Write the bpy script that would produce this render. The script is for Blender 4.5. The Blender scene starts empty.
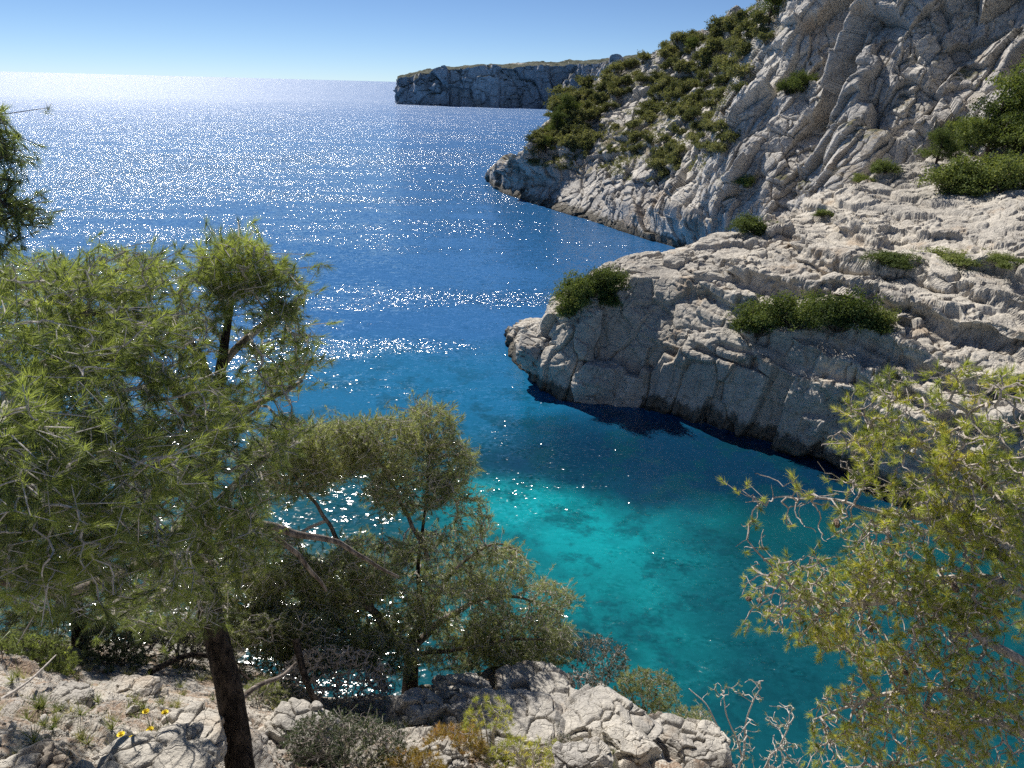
import bpy, math
import numpy as np
from mathutils import Matrix, Vector

# ------------------------------------------------------------------ scene, camera
scene = bpy.context.scene
COL = scene.collection
H = 30.0                      # eye height above the sea, metres
FPX = 745.0
PITCH = math.radians(21.9)
ROLL = math.radians(1.5)
SUN_AZ = math.radians(-29.0)  # from +Y, negative = to the left
SUN_EL = math.radians(47.0)
CAM = np.array([0.0, 0.0, H])

_F = np.array([0, math.cos(PITCH), -math.sin(PITCH)])
_R0 = np.array([1.0, 0, 0])
_U0 = np.array([0, math.sin(PITCH), math.cos(PITCH)])
_R = _R0 * math.cos(ROLL) + _U0 * math.sin(ROLL)
_U = -_R0 * math.sin(ROLL) + _U0 * math.cos(ROLL)


def ray(px, py):
    return _R * (px - 512) / FPX + _U * (384 - py) / FPX + _F


def at_r(px, py, r):
    v = ray(px, py)
    return CAM + v * (r / math.hypot(v[0], v[1]))


def at_z(px, py, z):
    v = ray(px, py)
    return CAM + v * ((z - H) / v[2])


def project(P):
    D = P - CAM
    w = D @ _F
    return 512 + FPX * (D @ _R) / w, 384 - FPX * (D @ _U) / w, w


def pt(p):
    """(px, py, r) or (px, py, 'z12') -> world point"""
    if isinstance(p[2], str):
        return at_z(p[0], p[1], float(p[2][1:]))
    return at_r(*p)


cd = bpy.data.cameras.new("camera")
cd.sensor_width = 36
cd.lens = FPX / 1024 * 36
cd.clip_start = 0.05
cd.clip_end = 200000
cam = bpy.data.objects.new("camera", cd)
COL.objects.link(cam)
M = Matrix(((_R[0], _U[0], -_F[0], 0), (_R[1], _U[1], -_F[1], 0), (_R[2], _U[2], -_F[2], H), (0, 0, 0, 1)))
cam.matrix_world = M
scene.camera = cam

# ------------------------------------------------------------------ noise in numpy
def _hash(ix, iy, iz, seed):
    h = (ix.astype(np.int64) * 374761393 + iy.astype(np.int64) * 668265263 + iz.astype(np.int64) * 2147483647 + seed * 974634777) & 0xFFFFFFFF
    h = ((h ^ (h >> 13)) * 1274126177) & 0xFFFFFFFF
    h = ((h ^ (h >> 15)) * 2246822519) & 0xFFFFFFFF
    return h ^ (h >> 16)


def _rnd(h, k):
    h = ((h + k * 2654435769) * 2246822519) & 0xFFFFFFFF
    h = ((h ^ (h >> 13)) * 3266489917) & 0xFFFFFFFF
    return ((h ^ (h >> 16)) & 0xFFFFFF) / float(0x1000000)


def perlin(P, seed=0):
    I = np.floor(P).astype(np.int64)
    f = P - I
    u = f * f * f * (f * (f * 6 - 15) + 10)
    out = 0
    for c in range(8):
        o = np.array([c & 1, (c >> 1) & 1, (c >> 2) & 1])
        h = _hash(I[:, 0] + o[0], I[:, 1] + o[1], I[:, 2] + o[2], seed)
        d = f - o
        g = (_rnd(h, 1) * 2 - 1) * d[:, 0] + (_rnd(h, 2) * 2 - 1) * d[:, 1] + (_rnd(h, 3) * 2 - 1) * d[:, 2]
        w = np.prod(np.where(o == 1, u, 1 - u), axis=1)
        out = out + w * g
    return out * 1.5


def fbm(P, octs=4, seed=0, gain=0.5):
    a, s, t = 1.0, 0.0, 0.0
    for k in range(octs):
        s = s + a * perlin(P * 2.03 ** k + 17.3 * k, seed + k)
        t += a
        a *= gain
    return s / t


def ridged(P, octs=4, seed=0, gain=0.5):
    a, s, t = 1.0, 0.0, 0.0
    for k in range(octs):
        s = s + a * (1 - 2.2 * np.abs(perlin(P * 2.07 ** k + 11.7 * k, seed + k)))
        t += a
        a *= gain
    return s / t


def worley(P, seed=0, jit=0.85):
    """blocky cells: F2-F1, random value of the nearest cell, offset from its centre"""
    I = np.floor(P - 0.5).astype(np.int64)
    n = len(P)
    f1 = np.full(n, 9.0)
    f2 = np.full(n, 9.0)
    hid = np.zeros(n, np.int64)
    off = np.zeros((n, 3))
    for c in range(8):
        J = I + np.array([c & 1, (c >> 1) & 1, (c >> 2) & 1])
        h = _hash(J[:, 0], J[:, 1], J[:, 2], seed)
        q = J + 0.5 + (np.stack([_rnd(h, 1), _rnd(h, 2), _rnd(h, 3)], 1) - 0.5) * jit
        dv = P - q
        d = 0.8 * np.abs(dv).max(1) + 0.2 * np.sqrt((dv ** 2).sum(1))
        m = d < f1
        f2 = np.where(m, f1, np.minimum(f2, d))
        f1 = np.where(m, d, f1)
        hid = np.where(m, h, hid)
        off = np.where(m[:, None], dv, off)
    return f2 - f1, hid, off


def blocks(P, scale, amp, tilt=0.5, crack=0.4, cw=0.06, seed=0, warp=0.25):
    Q = P / np.array(scale)
    if warp:
        Q = Q + warp * np.stack([perlin(Q * 0.8 + 5, seed + 90), perlin(Q * 0.8 + 9, seed + 91), perlin(Q * 0.8 + 13, seed + 92)], 1)
    e, h, off = worley(Q, seed)
    t = (np.stack([_rnd(h, 4), _rnd(h, 5), _rnd(h, 6)], 1) - 0.5)
    v = (_rnd(h, 7) - 0.5) + tilt * 2 * (t * off).sum(1)
    return amp * (v - crack * np.exp(-e / cw))


# ------------------------------------------------------------------ mesh helpers
def link(o, parent=None):
    COL.objects.link(o)
    if parent is not None:
        o.parent = parent
    return o


def mesh_obj(name, V, Fc, mat, parent=None, smooth=False, tint=None, rnd=None):
    """V (n,3), Fc (m,3|4) int arrays or list of those"""
    me = bpy.data.meshes.new(name)
    V = np.asarray(V, np.float32)
    if not isinstance(Fc, list):
        Fc = [Fc]
    Fc = [np.asarray(f, np.int32) for f in Fc if len(f)]
    nl = sum(f.size for f in Fc)
    nf = sum(len(f) for f in Fc)
    me.vertices.add(len(V))
    me.vertices.foreach_set("co", V.ravel())
    me.loops.add(nl)
    me.loops.foreach_set("vertex_index", np.concatenate([f.ravel() for f in Fc]))
    me.polygons.add(nf)
    tot = np.concatenate([np.full(len(f), f.shape[1], np.int32) for f in Fc])
    st = np.concatenate([[0], np.cumsum(tot)[:-1]]).astype(np.int32)
    me.polygons.foreach_set("loop_start", st)
    me.polygons.foreach_set("loop_total", tot)
    me.polygons.foreach_set("use_smooth", np.full(nf, smooth))
    me.update()
    if tint is not None:
        a = me.attributes.new("tint", 'FLOAT', 'POINT')
        a.data.foreach_set("value", np.asarray(tint, np.float32))
    me.materials.append(mat)
    o = bpy.data.objects.new(name, me)
    return link(o, parent)


def tag(o, label=None, cat=None, group=None, kind=None):
    if label: o["label"] = label
    if cat: o["category"] = cat
    if group: o["group"] = group
    if kind: o["kind"] = kind
    return o


def empty(name, loc):
    o = bpy.data.objects.new(name, None)
    o.empty_display_size = 0.2
    o.location = loc
    return link(o)


def unit(v):
    return v / np.maximum(np.linalg.norm(v, axis=-1, keepdims=True), 1e-9)


def grid_faces(nu, nv):
    i = np.arange(nu - 1)[:, None] * nv + np.arange(nv - 1)[None, :]
    i = i.ravel()
    return np.stack([i, i + nv, i + nv + 1, i + 1], 1)


def grid_normals(G):
    du = np.gradient(G, axis=0)
    dv = np.gradient(G, axis=1)
    return unit(np.cross(du, dv))


def blur(G, axis, n):
    for _ in range(n):
        A = np.moveaxis(G, axis, 0)
        B = A.copy()
        B[1:-1] = (A[:-2] + 2 * A[1:-1] + A[2:]) / 4
        G = np.moveaxis(B, 0, axis)
    return G


def loft(rows, nu, nv, smooth=12, weights=None, uw=None):
    """rows: list of (ncol,3) control rows -> grid (nu,nv,3), columns along axis 0"""
    R = np.array(rows)
    nr, nc, _ = R.shape
    # columns: Catmull-Rom along u
    wseg = np.ones(nc - 1) if uw is None else np.array(uw, float)
    cum = np.concatenate([[0], np.cumsum(wseg)]) / wseg.sum()
    t = np.interp(np.linspace(0, 1, nu), cum, np.arange(nc))
    i = np.clip(np.floor(t).astype(int), 0, nc - 2)
    f = (t - i)[None, :, None]
    p0, p1, p2, p3 = R[:, np.clip(i - 1, 0, nc - 1)], R[:, i], R[:, i + 1], R[:, np.clip(i + 2, 0, nc - 1)]
    C = 0.5 * (2 * p1 + (p2 - p0) * f + (2 * p0 - 5 * p1 + 4 * p2 - p3) * f ** 2 + (3 * p1 - p0 - 3 * p2 + p3) * f ** 3)
    C = 0.55 * C + 0.45 * (p1 * (1 - f) + p2 * f)
    w = np.ones(nr - 1) if weights is None else np.array(weights, float)
    cv = np.concatenate([[0], np.cumsum(w)]) / w.sum()
    t = np.interp(np.linspace(0, 1, nv), cv, np.arange(nr))
    j = np.clip(np.floor(t).astype(int), 0, nr - 2)
    g = (t - j)[:, None, None]
    G = C[j] * (1 - g) + C[j + 1] * g
    G = np.transpose(G, (1, 0, 2))
    G = blur(G, 1, smooth)
    G = blur(G, 0, smooth)
    return G


class Terrain:
    def __init__(self, name, G, N, mat):
        self.G = G
        nu, nv, _ = G.shape
        self.V = G.reshape(-1, 3)
        self.N = N.reshape(-1, 3)
        self.px, self.py, self.w = project(self.V)
        self.o = mesh_obj(name, self.V, grid_faces(nu, nv), mat, smooth=False)
        tag(self.o, kind="structure")

    def find(self, px, py):
        """terrain point seen at a pixel: nearest in depth among close ones"""
        d = (self.px - px) ** 2 + (self.py - py) ** 2
        d = np.where(self.w > 0, d, 1e9)
        k = np.argpartition(d, 12)[:12]
        k = k[d[k] <= max(d[k].min() * 4, 4)]
        b = k[np.argmin(self.w[k])]
        return self.V[b].copy(), self.N[b]


# ------------------------------------------------------------------ materials
class NT:
    def __init__(self, name):
        self.m = bpy.data.materials.new(name)
        self.m.use_nodes = True
        self.t = self.m.node_tree
        self.t.nodes.clear()
        self.out = self.n('ShaderNodeOutputMaterial')

    def n(self, typ, **kw):
        nd = self.t.nodes.new(typ)
        for k, v in kw.items():
            setattr(nd, k, v)
        return nd

    def s(self, sock, val):
        if isinstance(val, bpy.types.NodeSocket):
            self.t.links.new(val, sock)
        elif val is not None:
            sock.default_value = val

    def math(self, op, a, b=None, c=None, clamp=False):
        nd = self.n('ShaderNodeMath', operation=op, use_clamp=clamp)
        self.s(nd.inputs[0], a)
        if b is not None: self.s(nd.inputs[1], b)
        if c is not None: self.s(nd.inputs[2], c)
        return nd.outputs[0]

    def vmath(self, op, a, b=None, scale=None):
        nd = self.n('ShaderNodeVectorMath', operation=op)
        self.s(nd.inputs[0], a)
        if b is not None: self.s(nd.inputs[1], b)
        if scale is not None: self.s(nd.inputs[3], scale)
        return nd.outputs['Value'] if op in ('LENGTH', 'DOT_PRODUCT') else nd.outputs[0]

    def noise(self, vec, scale, detail=4, rough=0.5, dist=0.0, col=False):
        nd = self.n('ShaderNodeTexNoise')
        self.s(nd.inputs['Vector'], vec)
        nd.inputs['Scale'].default_value = scale
        nd.inputs['Detail'].default_value = detail
        nd.inputs['Roughness'].default_value = rough
        nd.inputs['Distortion'].default_value = dist
        return nd.outputs['Color'] if col else nd.outputs['Fac']

    def ramp(self, v, a, b, c0=0.0, c1=1.0, smooth=True):
        nd = self.n('ShaderNodeMapRange', interpolation_type='SMOOTHSTEP' if smooth else 'LINEAR')
        self.s(nd.inputs['Value'], v)
        nd.inputs['From Min'].default_value = a
        nd.inputs['From Max'].default_value = b
        nd.inputs['To Min'].default_value = c0
        nd.inputs['To Max'].default_value = c1
        return nd.outputs['Result']

    def mix(self, f, a, b, mode='MIX'):
        nd = self.n('ShaderNodeMix', data_type='RGBA', blend_type=mode)
        self.s(nd.inputs['Factor'], f)
        self.s(nd.inputs[6], a if isinstance(a, bpy.types.NodeSocket) else (*a, 1))
        self.s(nd.inputs[7], b if isinstance(b, bpy.types.NodeSocket) else (*b, 1))
        return nd.outputs[2]

    def scalev(self, vec, s):
        return self.vmath('MULTIPLY', vec, s)

    def pos(self):
        return self.n('ShaderNodeNewGeometry').outputs['Position']

    def sep(self, v):
        nd = self.n('ShaderNodeSeparateXYZ')
        self.s(nd.inputs[0], v)
        return nd.outputs

    def principled(self, base, rough, normal=None, spec=0.3, **kw):
        p = self.n('ShaderNodeBsdfPrincipled')
        self.s(p.inputs['Base Color'], base if isinstance(base, bpy.types.NodeSocket) else (*base, 1))
        self.s(p.inputs['Roughness'], rough)
        p.inputs['Specular IOR Level'].default_value = spec
        if normal is not None: self.s(p.inputs['Normal'], normal)
        for k, v in kw.items():
            self.s(p.inputs[k], v)
        return p.outputs[0]

    def done(self, sh):
        self.t.links.new(sh, self.out.inputs['Surface'])
        return self.m


def rock_material(name, k=1.0, pale=(0.74, 0.68, 0.585), grey=(0.56, 0.52, 0.46), dark=(0.16, 0.15, 0.135),
                  ochre=(0.50, 0.36, 0.23), stain=0.5, wet=False, litter=0.0, soil=0.0, bump=1.0, streak=0.5, soilc=((0.10, 0.105, 0.05), (0.27, 0.22, 0.15))):
    """k = size of the features, metres"""
    T = NT(name)
    P = T.pos()
    big = T.noise(P, 0.16 / k, 5, 0.6, 0.3)
    c = T.mix(T.ramp(big, 0.36, 0.64), pale, grey)
    med = T.noise(P, 1.3 / k, 6, 0.65)
    c = T.mix(T.math('MULTIPLY', T.ramp(med, 0.42, 0.72), 0.55), c, tuple(x * 0.62 for x in grey))
    oc = T.noise(T.vmath('ADD', P, (31, 7, 5)), 0.45 / k, 4, 0.6)
    c = T.mix(T.math('MULTIPLY', T.ramp(oc, 0.55, 0.72), 0.55), c, ochre)
    st = T.noise(T.scalev(P, (1.1 / k, 1.1 / k, 0.16 / k)), 1.0, 5, 0.6, 0.4)
    c = T.mix(T.math('MULTIPLY', T.ramp(st, 0.56, 0.70), streak), c, dark)
    sp = T.noise(P, 9.0 / k, 4, 0.7)
    c = T.mix(T.math('MULTIPLY', T.ramp(sp, 0.55, 0.75), stain), c, dark)
    pl = T.noise(T.vmath('ADD', P, (3, 17, 9)), 5.0 / k, 5, 0.7)
    c = T.mix(T.math('MULTIPLY', T.ramp(pl, 0.55, 0.8), 0.6), c, (0.66, 0.62, 0.55))
    c = T.vmath('SCALE', c, None, 0.80)
    rough = 0.9
    if litter:
        nz = T.sep(T.n('ShaderNodeNewGeometry').outputs['Normal'])[2]
        ln = T.noise(P, 0.9 / k, 5, 0.7)
        m = T.math('MULTIPLY', T.ramp(nz, 0.62, 0.9), T.ramp(T.math('ADD', ln, 0.0), 0.56 - litter * 0.22, 0.66 - litter * 0.2))
        lc = T.mix(T.ramp(T.noise(P, 14 / k, 5, 0.8), 0.35, 0.65), (0.15, 0.095, 0.065), (0.42, 0.33, 0.25))
        c = T.mix(m, c, lc)
    if soil:
        nz = T.sep(T.n('ShaderNodeNewGeometry').outputs['Normal'])[2]
        ln = T.noise(P, 0.25 / k, 5, 0.65)
        m = T.math('MULTIPLY', T.ramp(nz, 0.45, 0.8), T.ramp(ln, 0.60 - soil * 0.2, 0.68 - soil * 0.2))
        c = T.mix(m, c, T.mix(T.ramp(med, 0.4, 0.6), *soilc))
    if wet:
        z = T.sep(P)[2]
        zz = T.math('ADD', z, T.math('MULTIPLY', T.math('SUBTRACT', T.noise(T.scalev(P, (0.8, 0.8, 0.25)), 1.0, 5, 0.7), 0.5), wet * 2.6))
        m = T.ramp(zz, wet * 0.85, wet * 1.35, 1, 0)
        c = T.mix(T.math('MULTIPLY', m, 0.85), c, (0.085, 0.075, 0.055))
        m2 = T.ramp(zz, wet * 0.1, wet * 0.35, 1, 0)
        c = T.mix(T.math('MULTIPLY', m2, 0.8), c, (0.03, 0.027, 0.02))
    h = T.math('ADD', T.noise(P, 2.2 / k, 9, 0.68), T.math('MULTIPLY', T.noise(P, 11 / k, 6, 0.7), 0.35))
    vo = T.n('ShaderNodeTexVoronoi', feature='DISTANCE_TO_EDGE')
    T.s(vo.inputs['Vector'], T.vmath('ADD', T.scalev(P, (1.0 / k, 1.0 / k, 1.5 / k)), T.vmath('SCALE', T.noise(P, 1.7 / k, 3, 0.5, col=True), None, 0.7)))
    vo.inputs['Scale'].default_value = 1.3
    cr = T.ramp(vo.outputs['Distance'], 0.0, 0.035)
    h = T.math('ADD', h, T.math('MULTIPLY', cr, 0.40))
    v2 = T.n('ShaderNodeTexVoronoi', feature='DISTANCE_TO_EDGE', distance='EUCLIDEAN')
    T.s(v2.inputs['Vector'], T.vmath('ADD', T.scalev(P, (1.0 / k, 1.0 / k, 1.8 / k)), T.vmath('SCALE', T.noise(P, 4.0 / k, 3, 0.6, col=True), None, 0.35)))
    v2.inputs['Scale'].default_value = 4.2
    h = T.math('ADD', h, T.math('MULTIPLY', T.ramp(v2.outputs['Distance'], 0.0, 0.05), 0.16))
    b = T.n('ShaderNodeBump')
    b.inputs['Strength'].default_value = 0.75 * bump
    b.inputs['Distance'].default_value = 0.13 * k
    T.s(b.inputs['Height'], h)
    return T.done(T.principled(c, rough, b.outputs[0], 0.2))


def foliage_material(name, c0, c1, c2, trans=0.35, rough=0.45, spec=0.5, vary=0.0):
    """c0 -> c1 -> c2 over the 0..1 tint that each shoot carries"""
    T = NT(name)
    a = T.n('ShaderNodeAttribute', attribute_name="tint").outputs['Fac']
    if vary:
        a = T.math('ADD', a, T.math('MULTIPLY', T.math('SUBTRACT', T.n('ShaderNodeObjectInfo').outputs['Random'], 0.5), vary))
    c = T.mix(T.ramp(a, 0.0, 0.5, smooth=False), c0, c1)
    c = T.mix(T.ramp(a, 0.5, 1.0, smooth=False), c, c2)
    p = T.principled(c, rough, spec=spec)
    tr = T.n('ShaderNodeBsdfTranslucent')
    T.s(tr.inputs[0], T.mix(1.0, c, (1.5, 1.45, 0.75), 'MULTIPLY'))
    mx = T.n('ShaderNodeMixShader')
    mx.inputs[0].default_value = trans
    T.t.links.new(p, mx.inputs[1])
    T.t.links.new(tr.outputs[0], mx.inputs[2])
    return T.done(mx.outputs[0])


def bark_material(name, a, b, sc=1.0, bump=1.0):
    T = NT(name)
    P = T.n('ShaderNodeTexCoord').outputs['Object']
    v = T.noise(T.scalev(P, (22 * sc, 22 * sc, 5 * sc)), 1.0, 5, 0.7, 0.5)
    c = T.mix(T.ramp(v, 0.38, 0.66), a, b)
    bp = T.n('ShaderNodeBump')
    bp.inputs['Strength'].default_value = bump
    bp.inputs['Distance'].default_value = 0.03
    T.s(bp.inputs['Height'], v)
    return T.done(T.principled(c, 0.85, bp.outputs[0], 0.2))


def plain_material(name, c, rough=0.6):
    T = NT(name)
    v = T.noise(T.pos(), 30, 3, 0.6)
    return T.done(T.principled(T.mix(v, tuple(x * 0.75 for x in c), tuple(min(1, x * 1.2) for x in c)), rough))


# ------------------------------------------------------------------ world, sun
w = bpy.data.worlds.new("World")
scene.world = w
w.use_nodes = True
nt = w.node_tree
bg = nt.nodes["Background"]
sky = nt.nodes.new('ShaderNodeTexSky')
sky.sky_type = 'NISHITA'
sky.sun_disc = False
sky.sun_elevation = SUN_EL
sky.sun_rotation = SUN_AZ          # 0 = +Y, clockwise from above
sky.altitude = 0
sky.air_density = 0.5
sky.dust_density = 0.0
sky.ozone_density = 6.0
nt.links.new(sky.outputs[0], bg.inputs[0])
bg.inputs[1].default_value = 0.05
sd = bpy.data.lights.new("sun", 'SUN')
sd.energy = 3.6
sd.angle = math.radians(0.53)
sd.color = (1.0, 0.95, 0.87)
sun = link(bpy.data.objects.new("sun", sd))
sdir = Vector((math.sin(SUN_AZ) * math.cos(SUN_EL), math.cos(SUN_AZ) * math.cos(SUN_EL), math.sin(SUN_EL)))
sun.rotation_euler = sdir.to_track_quat('Z', 'Y').to_euler()
sun.location = (0, 0, 80)

# ------------------------------------------------------------------ sea
def sea_material():
    T = NT("sea_water")
    P = T.pos()
    # depth tint: pale sand floor in the cove, deep water outside, painted headland shade
    dist = T.noise(P, 0.05, 4, 0.55, col=True)
    Pw = T.vmath('ADD', P, T.vmath('SCALE', T.vmath('SUBTRACT', dist, (0.5, 0.5, 0.5)), None, 22.0))

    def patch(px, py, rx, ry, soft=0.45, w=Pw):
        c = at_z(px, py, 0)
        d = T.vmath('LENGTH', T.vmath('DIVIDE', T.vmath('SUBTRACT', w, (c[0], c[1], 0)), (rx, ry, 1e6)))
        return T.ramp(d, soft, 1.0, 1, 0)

    far = T.vmath('LENGTH', P)
    deep = T.mix(T.ramp(far, 120, 900), (0.030, 0.150, 0.37), (0.055, 0.18, 0.43))
    cove = T.mix(T.ramp(far, 53, 71), (0.004, 0.085, 0.110), (0.010, 0.15, 0.31))
    c = T.mix(T.ramp(T.math('ADD', far, T.math('MULTIPLY', T.noise(P, 0.04, 4, 0.6), 40)), 86, 118), cove, deep)
    sand = T.ramp(T.noise(P, 0.13, 6, 0.65, 0.1), 0.42, 0.58, 0.55, 1.0)
    c = T.mix(T.math('MULTIPLY', T.math('MULTIPLY', patch(548, 512, 15, 17, 0.1), sand), 0.95), c, (0.006, 0.36, 0.40))
    c = T.mix(T.math('MULTIPLY', T.math('MULTIPLY', patch(600, 615, 8, 13, 0.1), sand), 0.6), c, (0.006, 0.25, 0.27))
    c = T.mix(T.math('MULTIPLY', patch(400, 380, 26, 16, 0.1), 0.6), c, (0.010, 0.165, 0.33))
    c = T.mix(T.math('MULTIPLY', patch(690, 458, 32, 10, 0.45), 0.85), c, (0.003, 0.024, 0.070))  # deeper water, plus the headland's shadow and reflection painted into the colour
    weed = T.ramp(T.noise(P, 0.24, 8, 0.72, 0.1), 0.49, 0.60)
    c = T.mix(T.math('MULTIPLY', T.math('MULTIPLY', weed, T.ramp(far, 60, 100, 1, 0)), 0.55), c, (0.003, 0.055, 0.075))
    c = T.mix(T.math('MULTIPLY', patch(590, 642, 3.0, 2.2, 0.2), 0.8), c, (0.003, 0.03, 0.05))
    # waves: slopes from world-space noise
    def slope(scale, detail, amp, stretch=(1, 1, 1), rough=0.55):
        n = T.noise(T.scalev(P, stretch), scale, detail, rough, col=True)
        return T.vmath('SCALE', T.vmath('SUBTRACT', n, (0.5, 0.5, 0.5)), None, amp)
    s = T.vmath('ADD', slope(2.6, 3, 1.9, (1, 1.4, 1)), slope(0.7, 2, 0.75, (1, 1.5, 1)))
    # gusts: rough bands and calm lanes
    lane = T.noise(T.scalev(P, (0.006, 0.02, 1)), 1.0, 4, 0.6, 1.0)
    g = T.ramp(lane, 0.38, 0.62, 0.62, 1.1)
    g = T.math('MULTIPLY', g, T.ramp(far, 60, 320, 0.42, 1.85))
    g = T.math('MULTIPLY', g, T.ramp(far, 350, 1300, 1.0, 0.7))
    for sc_, (lo_, hi_) in (((0.05, 0.13, 1), (0.55, 1.5)), ((0.012, 0.045, 1), (0.65, 1.4)), ((0.5, 0.9, 1), (0.35, 1.6))):
        g = T.math('MULTIPLY', g, T.ramp(T.noise(T.scalev(P, sc_), 1.0, 3, 0.6), 0.36, 0.64, lo_, hi_))
    Pn = T.vmath('ADD', P, T.vmath('SCALE', T.vmath('SUBTRACT', dist, (0.5, 0.5, 0.5)), None, 10.0))
    for (px, py, rx, ry, a) in WIND:
        g = T.math('ADD', g, T.math('MULTIPLY', patch(px, py, rx, ry, 0.2, Pn), a))
    s = T.vmath('SCALE', s, None, g)
    sx, sy, _ = T.sep(s)
    cb = T.n('ShaderNodeCombineXYZ')
    T.s(cb.inputs[0], sx); T.s(cb.inputs[1], sy); cb.inputs[2].default_value = 1.0
    nrm = T.vmath('NORMALIZE', cb.outputs[0])
    p = T.n('ShaderNodeBsdfPrincipled')
    T.s(p.inputs['Base Color'], T.vmath('SCALE', c, None, 0.75))
    T.s(p.inputs['Roughness'], T.ramp(far, 150, 1300, 0.14, 0.42, smooth=False))
    p.inputs['IOR'].default_value = 1.36
    p.inputs['Specular IOR Level'].default_value = 0.8
    T.s(p.inputs['Normal'], nrm)
    return T.done(p.outputs[0])


WIND = [(330, 160, 120, 22, 0.9), (120, 175, 60, 40, 0.4), (490, 297, 26, 7, 1.6), (380, 346, 17, 5, 1.2), (350, 520, 9, 5, 0.3),
        (330, 660, 8, 6, 0.3), (520, 500, 9, 7, 0.28), (500, 425, 4.5, 3.5, 0.5), (300, 350, 10, 6, 0.5)]
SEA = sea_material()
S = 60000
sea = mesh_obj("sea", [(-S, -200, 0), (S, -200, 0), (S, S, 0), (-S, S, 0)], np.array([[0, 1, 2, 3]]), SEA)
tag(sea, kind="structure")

# ------------------------------------------------------------------ terrain: near headland
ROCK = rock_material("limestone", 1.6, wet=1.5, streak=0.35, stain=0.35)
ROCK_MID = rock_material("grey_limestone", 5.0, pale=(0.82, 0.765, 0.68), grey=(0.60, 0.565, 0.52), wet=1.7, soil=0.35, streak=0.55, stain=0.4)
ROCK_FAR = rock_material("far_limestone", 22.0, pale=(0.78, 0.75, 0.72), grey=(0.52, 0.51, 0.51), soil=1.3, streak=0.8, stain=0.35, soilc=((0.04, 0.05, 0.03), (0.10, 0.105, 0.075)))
ROCK_NEAR = rock_material("near_limestone", 0.32, pale=(0.70, 0.645, 0.56), grey=(0.48, 0.45, 0.41), litter=0.45, streak=0.3, stain=0.3)
ROCK_BOULDER = rock_material("boulder_limestone", 0.32, pale=(0.70, 0.65, 0.57), grey=(0.48, 0.455, 0.42), streak=0.4, stain=0.35)


def back(p, dr, z):
    d = p[:2] / np.linalg.norm(p[:2])
    return np.array([p[0] + d[0] * dr, p[1] + d[1] * dr, z])


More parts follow.
